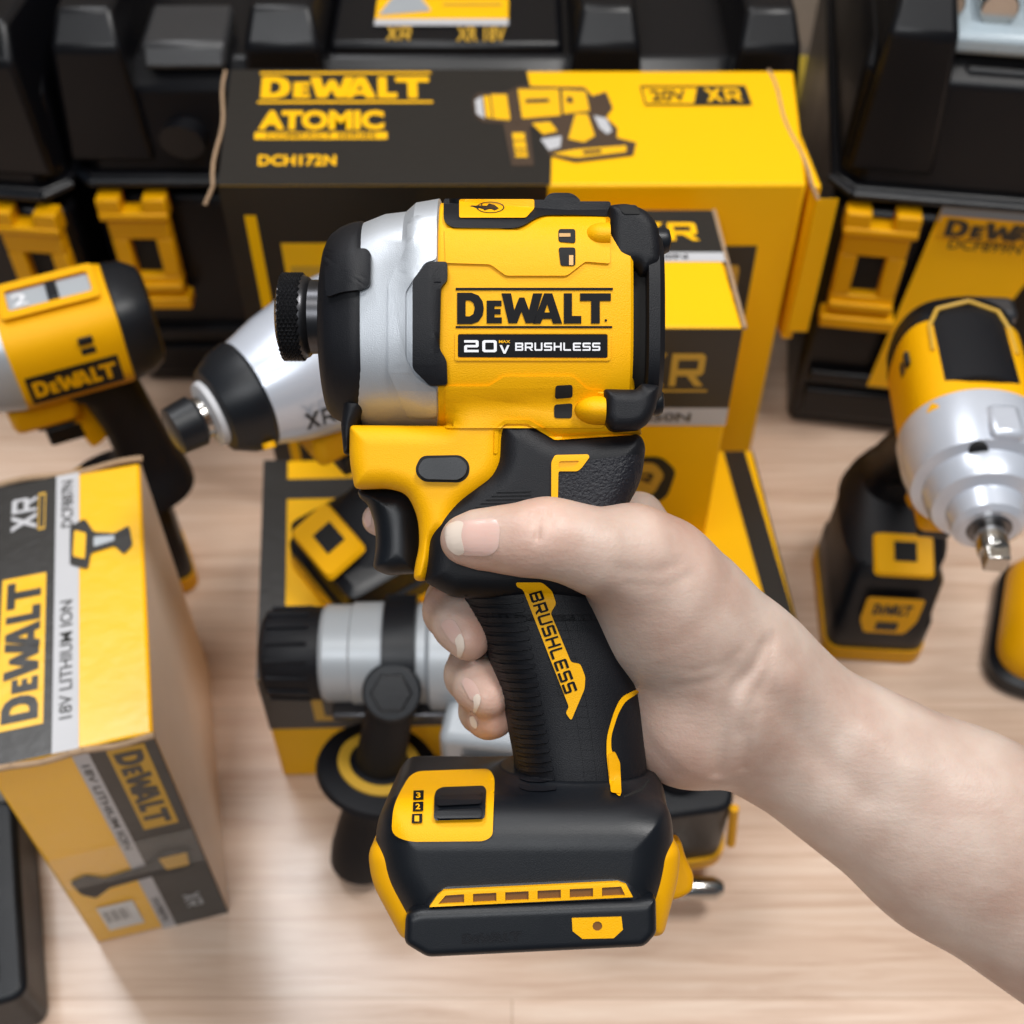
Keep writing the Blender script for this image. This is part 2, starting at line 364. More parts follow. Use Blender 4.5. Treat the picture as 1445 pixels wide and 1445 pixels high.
def sdf_slab(outline, zf, r, zb=None, h=.00042, col=None):   # rounded slab of any outline (px), r metres
    zb = -zf if zb is None else zb; zr = zf-r*.5
    P = np.array([tuple(HL(p[0], p[1], zr).xy) for p in outline]); mn = np.array([P[:, 0].min(), P[:, 1].min(), zb])-3*h; mx = np.array([P[:, 0].max(), max(P[:, 1].max(), col[3]+.006 if col else -9), zf])+3*h
    n = ((mx-mn)/h).astype(int)+1; x = (mn[0]+h*np.arange(n[0]))[:, None]; y = (mn[1]+h*np.arange(n[1]))[None, :]; z = (mn[2]+h*np.arange(n[2]))[None, None, :]
    d = np.full((n[0], n[1]), 9.); ins = np.zeros((n[0], n[1]), bool)
    for a, b in zip(P, np.roll(P, -1, 0)):
        e = b-a; L = (e**2).sum()
        if L < 1e-14: continue
        t = np.clip(((x-a[0])*e[0]+(y-a[1])*e[1])/L, 0, 1); d = np.minimum(d, np.hypot(x-a[0]-t*e[0], y-a[1]-t*e[1]))
        if abs(e[1]) > 1e-12: ins ^= ((a[1] > y) != (b[1] > y)) & (x < (y-a[1])*e[0]/e[1]+a[0])
    d = np.where(ins, -d, d)[:, :, None]; c = (zf+zb)/2; hh = (zf-zb)/2; q0 = d+r; q1 = np.abs(z-c)-hh+r
    D = (np.minimum(np.maximum(q0, q1), 0)+np.hypot(np.maximum(q0, 0), np.maximum(q1, 0))-r).astype(np.float32)
    if col:   # fillet an oval column rising from the slab
        cx, rx, rz, yt, k = col; xx, yy, zz = x[:, :, None], y[:, :, None], z
        sl = np.clip((yt+.012-yy)/.03, 0, 1)*.0; c = (np.sqrt(((xx-cx)/rx)**2+(zz/rz)**2)-1)*min(rx, rz); c = np.maximum(c, yy-yt)
        q = np.clip(.5+.5*(c-D)/k, 0, 1); D = (c*(1-q)+D*q-k*q*(1-q)).astype(np.float32)
    pos, f, _ = surface_nets(D, mn, h); g = G(); g.v = [Vector(p) for p in pos.tolist()]; g.f = f.tolist(); return g

# ================================================================ STRUCTURE
tb = G().box(-1.6, 1.6, -.5, 1.02, -.04, 0).build('tabletop', wood(), None, smooth=0); tag(tb, 'pale wood grained display tabletop', 'table', kind='structure')
wl = G().box(-2.2, 2.2, 1.03, 1.08, -.7, 1.6).build('wall', mat('beige_wall', (.34, .29, .24), .8, var=.2, vscale=3), None, smooth=0); tag(wl, 'plain beige wall behind the cases', 'wall', kind='structure')
fl = G().box(-4, 4, -4, 4, -.78, -.75).build('floor', mat('grey_floor', (.25, .24, .23), .5, var=.2, vscale=3), None, smooth=0); tag(fl, 'grey floor under the table', 'floor', kind='structure')

# ================================================================ HELD IMPACT DRIVER
# -- yellow head
head = loft_x([(618, 292, 606, .0262, 2.9), (623, 288, 609, .0283, 3.0), (640, 288, 610, .0286, 3.0), (860, 296, 606, .0286, 3.0), (880, 303, 600, .028, 3.0), (884, 312, 590, .0272, 3.0)])
H(head, 'body', YEL, smooth=30)
# -- lower yellow housing and trigger guard
neck = [(492, 599, 6), (628, 600, 4), (634, 590, 4), (636, 530, 4), (896, 530, 4), (900, 590, 6), (908, 612, 6), (780, 622, 15), (745, 612, 8), (716, 612, 10), (712, 655, 14), (700, 680, 12), (650, 715, 16), (640, 760, 14), (612, 760, 12), (609, 798, 10), (600, 822, 8), (582, 820, 8), (584, 800, 10), (591, 770, 20), (589, 730, 20), (573, 696, 18), (545, 689, 8), (499, 690, 6), (491, 650, 30)]
H(sdf_slab(rnd(neck, 8), .0222, .0055), 'trigger_housing', YEL, smooth=50)
hump = [(700, 590, 8), (745, 590, 8), (785, 616, 12), (905, 611, 10), (913, 628, 12), (907, 680, 30), (882, 722, 20), (870, 760, 20), (868, 845, 20), (640, 845, 10), (597, 822, 8), (603, 755, 16), (612, 728, 14), (640, 706, 14), (690, 668, 12), (700, 650, 10)]
H(sdf_slab(rnd(hump, 8), .0232, .0065), 'overmould', BLK, smooth=60)
grip = loft_y([(800, 628, 862, .0205, .0205, 2.5), (835, 648, 868, .0205, .0205, 2.5), (870, 664, 886, .0205, .0205, 2.5), (920, 684, 896, .0205, .0205, 2.5), (970, 702, 905, .0205, .0205, 2.5), (1030, 716, 911, .0208, .0208, 2.5), (1085, 726, 914, .0215, .0215, 2.5), (1135, 730, 915, .0215, .0215, 2.5)])
H(grip, 'grip', BLK, smooth=40)
# -- foot
fo_ = rnd([(534, 1150, 30), (552, 1128, 30), (900, 1128, 40), (946, 1138, 40), (955, 1180, 30), (950, 1235, 30), (928, 1308, 20), (572, 1314, 20), (532, 1240, 40), (526, 1185, 30)], 20)
ft = H(sdf_slab(fo_, .0365, .0115, zb=-.0345, col=(HL(818, 0, .006).x, .0185, .0205, HL(0, 1092, 0).y, .010)), 'foot', BLKS, smooth=60)
lo_ = rnd([(545, 1175, 20), (930, 1175, 20), (962, 1195, 20), (960, 1240, 20), (938, 1325, 12), (566, 1330, 12), (522, 1248, 30), (517, 1200, 20)], 16)
H(sdf_slab(lo_, .0325, .006, zb=-.034), 'battery_mount', YELD, smooth=60)
# rail and vent hood
rail = [(572, 1290, 10), (592, 1282, 8), (905, 1270, 8), (926, 1266, 8), (927, 1318, 6), (910, 1337, 8), (603, 1352, 8), (570, 1332, 8)]
H(sdf_slab(rnd(rail, 6), .0395, .0022, zb=-.036), 'rail', BLKS, smooth=40, parent=ft)
hood = [(590, 1300, 6), (598, 1268, 12), (622, 1246, 14), (870, 1234, 20), (893, 1242, 14), (912, 1275, 8), (912, 1300, 6)]
H(sdf_slab(rnd(hood, 6), .0372, .0025, zb=.015), 'vent_hood', BLKS, smooth=40, parent=ft)
drape('vent_recess', fill2d([[(614, 1277), (626, 1258), (880, 1246), (888, 1265)]]), DORG, ft, h=.0003)
slots = [[(606, 1280), (617, 1264), (626, 1257), (872, 1245), (884, 1249), (893, 1266)]]
for k in range(6):
    x0 = 622+k*45.5; x1 = x0+33; yt = lambda x: 1263.5-(x-622)*.048; yb = lambda x: 1276-(x-622)*.046
    slots.append([(x0+(7 if k == 0 else 0), yt(x0)), (x1-(6 if k == 5 else 0), yt(x1)), (x1, yb(x1)), (x0-(4 if k == 0 else 0), yb(x0))])
drape('vent_grille', fill2d(slots), YEL, ft, h=.0012, skirt=.0010, bevel=.0002, tgs=TG[:])
rp = relief('rail_plate', [[(807, 1296), (877, 1294), (879, 1312), (866, 1324), (822, 1325), (808, 1314)], [(843+7*math.cos(a*math.pi/5), 1307+7*math.sin(a*math.pi/5)) for a in range(10)]], YEL, ft, h=.0004, r=0, b=.0001)
drape('screw_hole', fill2d([[(843+7*math.cos(a*math.pi/7), 1307+7*math.sin(a*math.pi/7)) for a in range(14)]]), DORG, rp, h=.0001)
drape('lettering', tq(heavy2d(), [(652, 1332), (736, 1328), (736, 1314), (652, 1318)]), BLK, ft, h=.0002, step=0)
# belt hook on the far side
hk = sdf_slab(rnd([(930, 1195), (952, 1186), (962, 1188), (967, 1208), (980, 1236), (978, 1258), (962, 1268), (935, 1274)], 8), -.016, .002, zb=-.026)
H(hk, 'belt_hook', YELD)
# control panel on the foot
cp = relief('control_panel', [(552, 1178, 18), (555, 1135, 18), (580, 1091, 16), (690, 1087, 10), (698, 1100, 8), (695, 1180, 10), (683, 1187, 8), (577, 1188, 18)], YEL, h=.0009, b=.0004, r=8, step=8, target=True, tgs=TG[:])
btn = relief('mode_button', [(613, 1120), (622, 1114), (682, 1112), (686, 1118), (684, 1156), (612, 1158)], BLKS, cp, h=.0014, b=.0005, r=6, step=8, target=True)
relief('button_ridge', [(616, 1122), (680, 1119), (680, 1134), (616, 1137)], BLKS, btn, h=.0012, b=.0006, r=6, step=8)
relief('button_ridge', [(616, 1143), (680, 1140), (680, 1154), (616, 1155)], BLKS, btn, h=.0008, b=.0004, r=5, step=8)
for k, (x, y) in enumerate(((590.5, 1122), (590, 1138), (588.5, 1155))):
    ic = drape('mode_icon', fill2d([[(x-7, y-6.5), (x+7.5, y-7), (x+7, y+6), (x-7.5, y+6.5)]]), INK, cp, h=.0006, step=4)
    drape('mode_number', tq(text2d(str(3-k), .03), [(x-3.5, y+4), (x+3, y+4), (x+3, y-4), (x-3.5, y-4)]), YEL, ic, h=.0009, step=2)
# -- rear cap
BT = len(TG)
inner = loft_x([(878, 330, 575, .022, 3), (912, 330, 575, .022, 3)]); H(inner, 'motor_cavity', HOLE)
cap = loft_x([(903, 326, 582, .0258, 3.4), (905, 324, 584, .0272, 3.4), (920, 326, 582, .0270, 3.4), (927, 336, 572, .0258, 3.4), (929, 350, 560, .023, 3)]); cp2 = H(cap, 'rear_cap', BLK, smooth=30)
tclamp = [(859, 375, 3), (858, 330, 3), (859, 288, 6), (885, 285, 10), (912, 294, 16), (929, 314, 16), (934, 345, 8), (934, 372, 6), (918, 384, 8), (905, 388, 4), (898, 376, 4)]
H(sdf_slab(rnd(tclamp, 5), .0272, .0034), 'rear_bracket', BLK, smooth=40, parent=cp2)
bclamp = [(853, 548, 3), (898, 549, 3), (906, 540, 4), (932, 543, 6), (926, 580, 12), (912, 602, 14), (892, 608, 10), (862, 607, 8), (852, 590, 4)]
H(sdf_slab(rnd(bclamp, 5), .0290, .0034), 'rear_bracket', BLK, smooth=40, parent=cp2)
for x, y in ((935, 340), (926, 568)):
    c = HL(x, y, .013); g = G().lathe([(-.003, .0032), (.0005, .0034), (.0016, .0028), (.002, .0015)], 'X', c, 20); sc = H(g, 'screw', BLKS, parent=cp2)
    g = G().lathe([(.0018, .0013), (.0021, .0012)], 'X', c, 6); H(g, 'screw_socket', HOLE, parent=sc)
drape('slot', fill2d([rnd([(872, 289), (898, 289), (905, 302), (880, 302)], 4)]), HOLE, cp2, h=.0003)
# -- head details
relief('shell_panel', [(627, 322), (700, 322), (738, 326), (770, 306), (861, 306), (861, 372), (826, 369), (800, 389), (714, 389), (692, 373), (629, 371)], YEL, h=.0007, b=.0004, r=4, target=True, tgs=TG[:])
relief('shell_panel', [(629, 545), (690, 545), (712, 531), (808, 531), (828, 549), (852, 551), (852, 604), (779, 604), (628, 604)], YEL, h=.0007, b=.0004, r=4, target=True, tgs=TG[:])
relief('seam_ridge', [(697, 640), (698, 605), (711, 592), (746, 592), (784, 615), (905, 608), (906, 613), (783, 621), (744, 598), (713, 598), (704, 607), (702, 640)], YEL, h=.0006, b=.0002, r=3)
for (x0, y0, x1, y1, x2, y2, x3, y3) in ((788, 323, 812, 323, 812, 343, 788, 341), (788, 349, 812, 349, 812, 375, 791, 375), (784, 544, 808, 543, 808, 561, 783, 563), (782, 571, 808, 569, 807, 590, 782, 590)):
    vt = relief('motor_vent', [(x0, y0), (x1, y1), (x2, y2), (x3, y3)], HOLE, h=.0003, b=.0001, r=4)
g = G()
for (x, y, w) in ((797, 331, 8), (806, 362, 3)):
    drape('copper_winding', fill2d([[(x-w, y-2), (x+w, y-2), (x+w, y+3 if w > 4 else y+12), (x-w, y+3 if w > 4 else y+12)]]), mat('copper_winding', (.40, .24, .10), .45, metal=.6), hero, h=.0005)
def boss(cx, cy, rx, ry, xr, name='screw_boss'):
    c = HL(cx, cy, .0225); sx = rx*(DM-.025)/F; sy = ry*(DM-.025)/F; rs = []
    for i in range(9):
        t = -math.pi/2+math.pi*i/8*.5 if i < 8 else 0
        k = math.cos(t); rs.append([(c.x+sx*math.sin(t), c.y+sy*k*math.cos(a)*.98+.00001, c.z+.0065*k*math.sin(a)) for a in [2*math.pi*j/28 for j in range(28)]])
    xe = HL(xr, cy, .0225).x; rs.append([(xe, v[1], v[2]) for v in rs[-1]]); H(G().rings(rs), name, YEL, smooth=50)
boss(848, 336, 27, 21, 859); boss(842, 579, 32, 21, 853)
# top plate with warning icon
tp = relief('top_plate', [(626, 280), (626, 312, 10), (638, 321, 12), (733, 322, 14), (762, 303, 14), (812, 303), (862, 305), (862, 284), (810, 284), (780, 282)], BLK, h=.0014, b=.0005, r=5, step=8, target=True, tgs=TG[:BT], skirt=.003)
drape('bump', fill2d([rnd([(765, 285), (775, 272), (808, 272), (822, 285)], 8)]), BLK, tp, h=.0, skirt=.008, step=0)
yp = relief('label_plate', [(648, 281), (754, 281), (754, 294), (742, 307), (648, 307)], YEL, tp, h=.0005, b=.0002, r=3, step=8, target=True)
drape('icon_ring', fill2d([[(692+20*math.cos(a*.2618), 292.5+8*math.sin(a*.2618)) for a in range(24)], [(692+18*math.cos(a*.2618), 292.5+7*math.sin(a*.2618)) for a in range(24)]]), BLKS, yp, h=.0002)
drape('icon', fill2d([[(680, 293), (686, 291), (690, 287), (698, 289), (704, 294), (698, 297), (692, 294), (684, 297)]]), BLKS, yp, h=.0002)
drape('icon', fill2d([[(678, 288), (681, 287), (680, 291)]]), BLKS, yp, h=.0002)
# logo and rating
drape('lettering', tq(heavy2d(), [(645, 457), (862, 456), (862, 413), (645, 413)]), INK, hero, h=.00035, skirt=.0006)
drape('logo_line', fill2d([[(643, 406), (865, 406), (865, 409.5), (643, 409.5)]]), INK, hero, h=.0003)
drape('logo_line', fill2d([[(643, 460), (864, 460), (864, 463), (643, 463)]]), INK, hero, h=.0003)
drape('registered_mark', fill2d([[(855+2*math.cos(a), 452+2*math.sin(a)) for a in range(6)]]), INK, hero, h=.0003)
fr = relief('rating_frame', [[(642, 468), (862, 468), (862, 509), (642, 509)], [(646, 471), (858, 471), (858, 506), (646, 506)]], YEL, h=.0004, b=.0001, r=4)
rt = drape('rating_label', fill2d([rnd([(646, 472), (857, 472), (857, 505), (646, 504)], 3)]), INK, hero, h=.0002)
drape('lettering', tq(sq2d('20'), [(655, 497), (701, 497), (701, 480), (655, 480)]), WHT, rt, h=.0004)
drape('lettering', tq(sq2d('V'), [(705, 499), (719, 499), (719, 487), (705, 487)]), WHT, rt, h=.0004)
drape('lettering', tq(text2d('MAX', .03), [(704, 484), (720, 484), (720, 480), (704, 480)]), YEL, rt, h=.0004)
drape('lettering', tq(sq2d('BRUSHLESS', .2), [(727, 495), (847, 495), (847, 483.5), (727, 483.5)]), WHT, rt, h=.0004)
# -- silver nose, black nose ring, bumpers
nose = loft_x([(506, 330, 596, .0235, 2.5), (512, 312, 601, .0255, 2.5), (545, 300, 603, .0268, 2.6), (575, 297, 603, .0280, 2.6), (590, 286, 604, .0290, 2.8), (622, 282, 604, .0294, 3.0), (624, 286, 602, .0290, 3.0)])
ns = H(nose, 'nose_housing', ALU, smooth=22)
relief('nose_facet', [(574, 312), (590, 302), (616, 300), (616, 366), (600, 370), (583, 395), (572, 412), (572, 505), (585, 530), (604, 545), (616, 548), (616, 590), (576, 590), (560, 552), (548, 525), (548, 402), (562, 372), (574, 345)], ALU, ns, h=.0010, b=.0004, r=6, skirt=.001, tgs=TG[:])
ringg = loft_x([(456, 362, 556, .0185, 2.3), (460, 340, 580, .021, 2.3), (470, 324, 590, .0235, 2.4), (494, 312, 597, .0255, 2.5), (512, 309, 598, .0265, 2.5), (519, 316, 594, .0262, 2.5)], sub=2)
ng = H(ringg, 'nose_bumper', BLK, smooth=35)
lip = [(484, 560), (520, 560), (500, 602), (492, 641), (484, 641), (480, 600)]
H(sdf_slab(rnd(lip, 5), .018, .003), 'lower_lip', BLK, parent=ng)
relief('bumper_pad', [(456, 352, 8), (516, 350, 10), (523, 356, 8), (522, 402, 10), (512, 408, 8), (480, 412, 10), (460, 420, 8)], BLK, ng, h=.0022, b=.001, r=8, step=8, skirt=.003, tgs=[TG[-2], TG[-3]])
relief('side_bumper', [(604, 369), (631, 369), (631, 396), (622, 404), (620, 492), (630, 508), (631, 543), (606, 544), (582, 520), (582, 395)], BLK, ns, h=.0022, b=.0009, r=5, step=10, skirt=.003, tgs=TG[:])
# anvil collet, knurled
ax = HL(0, 444, .004).y
def X(px): return HL(px, 444, .004).x
g = G().lathe([(X(425), .0085), (X(428), .0098), (X(470), .0098)], 'X', (0, ax, 0), 48); H(g, 'collet_shaft', KNR, smooth=40)
g = G().lathe([(X(391), .0085), (X(391)+.0008, .0104), (X(396), .0111), (X(427), .0111), (X(433), .0106), (X(437), .0098)], 'X', (0, ax, 0), 64); kc = H(g, 'collet', KNR, smooth=30)
g = G(); nk = 34; x0 = X(396); x1 = X(426); rows = 10; dx = (x1-x0)/rows
for i in range(rows):
    for j in range(nk):
        a = 2*math.pi*(j+.5*(i % 2))/nk; da = math.pi/nk; xc = x0+(i+.5)*dx; r = .0111
        def q(x, a_, rr_): return (x, ax+rr_*math.cos(a_), rr_*math.sin(a_))
        g.add([q(xc-dx, a, r), q(xc, a-da, r), q(xc+dx, a, r), q(xc, a+da, r), q(xc, a, r+.0008)], [[0, 1, 4], [1, 2, 4], [2, 3, 4], [3, 0, 4]])
link('knurling', [v-HOFF for v in g.v], g.f, KNR, kc, smooth=0)
# -- trigger, forward/reverse button
trig = [(502, 690, 6), (572, 690, 12), (592, 716, 14), (594, 780, 10), (590, 810, 6), (545, 813, 8), (524, 803, 8), (529, 775, 20), (528, 742, 20), (518, 712, 16), (505, 702, 5)]
H(sdf_slab(rnd(trig, 8), .0125, .006), 'trigger', BLKS, smooth=50)
relief('button_surround', [(586, 660), (594, 643), (651, 642), (663, 654), (662, 671), (651, 681), (598, 680), (588, 671)], HOLE, h=.0001, b=.0, r=10)
dr = relief('direction_button', [(590, 660), (597, 647), (648, 645), (659, 655), (658, 668), (648, 677), (600, 676), (591, 668)], BLKS, h=.0022, b=.0012, r=12, step=8)
# -- overmould details
relief('textured_panel', [(787, 655), (905, 640), (903, 680), (880, 722), (868, 760), (787, 730)], TEX, h=.0004, b=.0002, r=10, tgs=TG[:])
relief('accent_strip', [[(778, 720), (778, 652), (783, 642), (830, 641), (832, 645), (821, 660), (815, 665), (788, 665), (787, 720)], [(789, 651), (818, 650), (810, 659), (788, 660)]], YEL, h=.0009, b=.0002, r=3)
drape('accent_inset', fill2d([[(789, 651), (818, 650), (810, 659), (788, 660)]]), YELD, hero, h=.0005)
g_ = []
for k in range(9):
    y = 692+k*5.2; xl = 702-k*7.5; relief('thumb_ridge', [(xl, y), (749, y-1), (749, y+1.6), (xl-2, y+2.6)], BLK, h=.0006, b=.0002, r=1.5, step=16)
# grip ridges as one pattern
V = []; Fc = []
def rb(pl):
    v, f, be = grid2d(*fill2d([rnd(pl, 2)]), 14); hz = [hitz(x, y) for x, y in v]; zz = [z for z in hz if z is not None]
    if not zz: return
    n = len(V)
    for (x, y), z in zip(v, hz): V.append(HL(x, y, (z if z is not None else min(zz))+.0007)-HOFF)
    Fc.extend([[i+n for i in q] for q in f]); ids = sorted({i for e in be for i in e}); n2 = len(V); mp = {i: n2+k for k, i in enumerate(ids)}
    for i in ids: z = hz[i] if hz[i] is not None else min(zz); V.append(HL(v[i][0], v[i][1]+1.2, z-.0004)-HOFF)
    Fc.extend([[b+n, a+n, mp[a], mp[b]] for a, b in be])
for k in range(21):
    y = 840+k*13.2; t = k/20; xl = 656+(y-840)*.30-(y-840)**2*.00016 if y > 0 else 0; xr = 738+t*47
    xl = np.interp(y, [840, 870, 920, 970, 1030, 1085, 1110], [654, 668, 688, 706, 720, 730, 730])+2
    rb([(xl, y+1), (xl+14, y+5), (xr-18, y+6), (xr, y+4), (xr, y+10), (xr-18, y+12.5), (xl+14, y+12), (xl+1, y+8)])
link('grip_ridges', V, Fc, BLK, hero, smooth=50, bevel=.0002)
st = relief('side_badge', [(728, 822), (765, 822), (779, 834), (785, 852), (777, 865), (806, 935), (819, 937), (826, 955), (825, 972), (806, 1017), (798, 1006), (803, 998), (738, 832), (729, 828)], YEL, h=.0007, b=.0002, r=4, target=True, tgs=TG[:])
drape('lettering', tq(sq2d('BRUSHLESS', .22), [(746, 838), (797, 980), (815, 974), (764, 833)]), INK, st, h=.00025)
relief('grip_accent', [(905, 970, 2), (876, 984, 10), (866, 1006, 8), (856, 1040, 12), (856, 1066, 8), (861, 1112, 8), (874, 1124, 6), (877, 1120, 4), (874, 1075, 8), (863, 1062, 8), (862, 1040, 10), (872, 1008, 8), (882, 990, 8), (906, 975, 2)], YEL, h=.0007, b=.0002, r=5, step=8)
relief('grip_accent', [(858, 1064), (868, 1061), (875, 1076), (877, 1120), (862, 1118)], YELD, h=.0011, b=.0002, r=3, step=8)
relief('rear_accent', [(862, 852), (866, 850), (885, 905), (882, 915)], YEL, h=.0005, b=.0001, r=2)
relief('grip_seam', [(905, 1112), (916, 1098), (917, 1101), (907, 1116), (880, 1126), (880, 1123)], HOLE, h=.0001, b=0, r=2, step=8)

# ================================================================ HAND AND FOREARM (signed-distance field -> one mesh)
def sdf_hand():
    mn = np.array([-.045, -.190, -.052]); mx = np.array([.300, .014, .044]); h = .00085
    nx, ny, nz = [int(v) for v in (mx-mn)/h]
    D = np.full((nx, ny, nz), .05, dtype=np.float32); FL = np.zeros((nx, ny, nz), dtype=np.float32)
    ax_ = [mn[i]+h*np.arange(n, dtype=np.float32) for i, n in enumerate((nx, ny, nz))]
    def smin(a, b, k):
        q = np.clip(.5+.5*(b-a)/k, 0, 1); return b*(1-q)+a*q-k*q*(1-q)
    def cap(D, p, q, r0, r1, k, zs=1.0, pad=.012):
        p = np.array(p); q = np.array(q); R_ = max(r0, r1)/min(zs, 1)+pad+k; lo = np.minimum(p, q)-R_; hi = np.maximum(p, q)+R_
        i0 = [max(0, int((lo[i]-mn[i])/h)) for i in range(3)]; i1 = [min(D.shape[i], int((hi[i]-mn[i])/h)+1) for i in range(3)]
        if any(a >= b for a, b in zip(i0, i1)): return
        x = ax_[0][i0[0]:i1[0]][:, None, None]; y = ax_[1][i0[1]:i1[1]][None, :, None]; z = ax_[2][i0[2]:i1[2]][None, None, :]
        ba = q-p; ba2 = ba.copy(); ba2[2] /= zs; L2 = (ba2**2).sum()
        px, py, pz = x-p[0], y-p[1], (z-p[2])/zs
        t = np.clip((px*ba2[0]+py*ba2[1]+pz*ba2[2])/L2, 0, 1)
        d = np.sqrt((px-t*ba2[0])**2+(py-t*ba2[1])**2+(pz-t*ba2[2])**2)-(r0+(r1-r0)*t)
        s = tuple(slice(a, b) for a, b in zip(i0, i1)); D[s] = smin(D[s], d.astype(np.float32)*min(1, (1+zs)/2), k)
    def P(px, py, z): return tuple(HL(px, py, z*.001))
    def chain(D, pts, k, zs=1.0):
        for a, b in zip(pts, pts[1:]): cap(D, P(*a[:3]), P(*b[:3]), a[3]*.001, b[3]*.001, k, zs)
    # forearm (flattened oval) and palm
    chain(D, [(1040, 980, -6, 20.4), (1085, 1012, -7, 20.8), (1352, 1176, -9, 28.0), (1750, 1412, -9, 35), (2300, 1750, -9, 40)], .006, .80)
    chain(D, [(1042, 964, -2, 20), (982, 906, 2, 18)], .012, .85)
    chain(D, [(1020, 932, 4, 17), (940, 855, 10, 16.5), (905, 802, 16, 13.5)], .012)
    chain(D, [(1020, 985, 0, 17), (975, 1020, 0, 14.0), (962, 1030, -2, 13)], .010)
    chain(D, [(975, 960, -6, 16), (950, 900, -8, 15)], .010)
    # back of the hand behind the grip
    chain(D, [(1062, 968, -13, 13.5), (955, 834, -23, 10.0), (900, 732, -29, 8.0)], .008)
    chain(D, [(1030, 968, -16, 14), (930, 870, -30, 10)], .010)
    chain(D, [(1010, 990, -16, 14), (930, 960, -30, 9.5)], .010)
    chain(D, [(945, 800, -22, 8), (915, 800, 6, 10)], .008)   # web
    # thumb
    T = np.full_like(D, .05)
    chain(T, [(925, 815, 16, 15), (885, 785, 23, 12.4), (840, 778, 28.5, 9.8), (800, 764, 30.5, 8.8), (768, 758, 31.5, 8.8), (735, 762, 31.5, 7.8), (700, 761, 30.5, 6.9), (668, 761, 29.5, 6.0), (652, 762, 29.0, 5.1)], .004)
    D[:] = smin(D, T, .006)
    # fingers: back-of-hand knuckle, behind the grip, round its front edge, tip
    fs = [[(900, 760, -28, 8.5), (760, 745, -33, 8.2), (640, 745, -32, 7.8), (570, 740, -24, 6.6), (534, 733, -17, 4.6)],
          [(915, 850, -30, 10), (800, 850, -33, 8.6), (685, 850, -28, 8.2), (641, 850, -14, 7.6), (637, 862, -4, 7.2), (650, 880, 4, 7.0), (661, 900, 8, 6.0)],
          [(915, 930, -30, 9.5), (830, 930, -33, 8.4), (725, 930, -28, 8.0), (672, 940, -14, 7.4), (666, 952, -5, 7.0), (677, 968, 3, 6.6), (689, 983, 6, 5.6)],
          [(915, 1000, -28, 8.5), (840, 1000, -32, 7.4), (745, 995, -26, 7.0), (693, 996, -14, 6.3), (680, 1003, -7, 5.8), (690, 1011, -1, 5.6), (699, 1014, 2, 4.8)]]
    for f in fs:
        A = np.full_like(D, .05); chain(A, f, .003)
        D[:] = smin(D, A, .0022)
    def spot(p, r, amp, arr):
        x = ax_[0][:, None, None]-p[0]; y = ax_[1][None, :, None]-p[1]; z = ax_[2][None, None, :]-p[2]
        arr += (amp*np.exp(-(x*x+y*y+z*z)/(r*r))).astype(np.float32)
    def crease(pts, z, w, amp):
        pts = [HL(a, b, z*.001) for a, b in pts]; lo = [min(p[i] for p in pts)-4*w for i in (0, 1)]; hi = [max(p[i] for p in pts)+4*w for i in (0, 1)]
        i0 = [max(0, int((lo[i]-mn[i])/h)) for i in (0, 1)]; i1 = [min(D.shape[i], int((hi[i]-mn[i])/h)+1) for i in (0, 1)]
        kz = max(0, int((-mn[2])/h)); x = ax_[0][i0[0]:i1[0]][:, None]; y = ax_[1][i0[1]:i1[1]][None, :]; m = np.full((i1[0]-i0[0], i1[1]-i0[1]), 9., dtype=np.float32)
        for a, b in zip(pts, pts[1:]):
            bx, by = b.x-a.x, b.y-a.y; t = np.clip(((x-a.x)*bx+(y-a.y)*by)/(bx*bx+by*by), 0, 1); m = np.minimum(m, np.hypot(x-a.x-t*bx, y-a.y-t*by))
        D[i0[0]:i1[0], i0[1]:i1[1], kz:] += (amp*np.exp(-(m/w)**2))[:, :, None].astype(np.float32)
    crease([(1075, 905), (1058, 935), (1030, 965), (1015, 1010), (1013, 1090)], 14, .0018, .0009)
    crease([(1040, 950), (1085, 985), (1150, 1060), (1230, 1130)], 14, .0042, .0010)
    crease([(762, 722), (757, 740), (758, 760)], 30, .0007, .0007); crease([(778, 716), (775, 745)], 30, .0007, .0005); crease([(744, 722), (742, 738)], 30, .0006, .0004)
    crease([(868, 800), (915, 805), (950, 795)], 25, .0014, .0004); crease([(880, 820), (930, 825), (965, 812)], 25, .0012, .0003)
    crease([(705, 800), (690, 790), (655, 785)], 30, .0009, .0003)
    crease([(1062, 1000), (1052, 1040), (1050, 1085)], 14, .0010, .0005); crease([(1090, 895), (1078, 940), (1055, 985), (1040, 1030)], 14, .0012, .0004); crease([(1120, 960), (1190, 1010), (1300, 1100)], 18, .004, -.0007)
    crease([(1035, 935), (1000, 960), (950, 968)], 20, .0012, .0003); crease([(1045, 915), (1015, 935), (975, 945)], 20, .001, .0003)
    for (a, b, z, r, s) in ((675, 890, 10, 8, .45), (700, 975, 8, 8, .42), (706, 1014, 3, 7, .42), (770, 745, 36, 8, .42), (720, 792, 30, 9, .35), (660, 790, 30, 7, .3), (612, 850, -2, 8, .3), (930, 780, 20, 14, .34), (960, 1060, 6, 14, .4), (518, 735, -14, 6, .3)):
        spot(P(a, b, z), r*.001, s, FL)
    return surface_nets(D, mn, h, FL)
pos, fac, flush = sdf_hand()
POFF = HL(1085, 1000, -.007)
me = bpy.data.meshes.new('person'); me.from_pydata((pos-np.array(POFF)).tolist(), [], fac.tolist()); me.update(); me.materials.append(SKIN)
me.polygons.foreach_set('use_smooth', [True]*len(me.polygons))
at = me.attributes.new('flush', 'FLOAT', 'POINT'); at.data.foreach_set('value', flush.astype(np.float32))
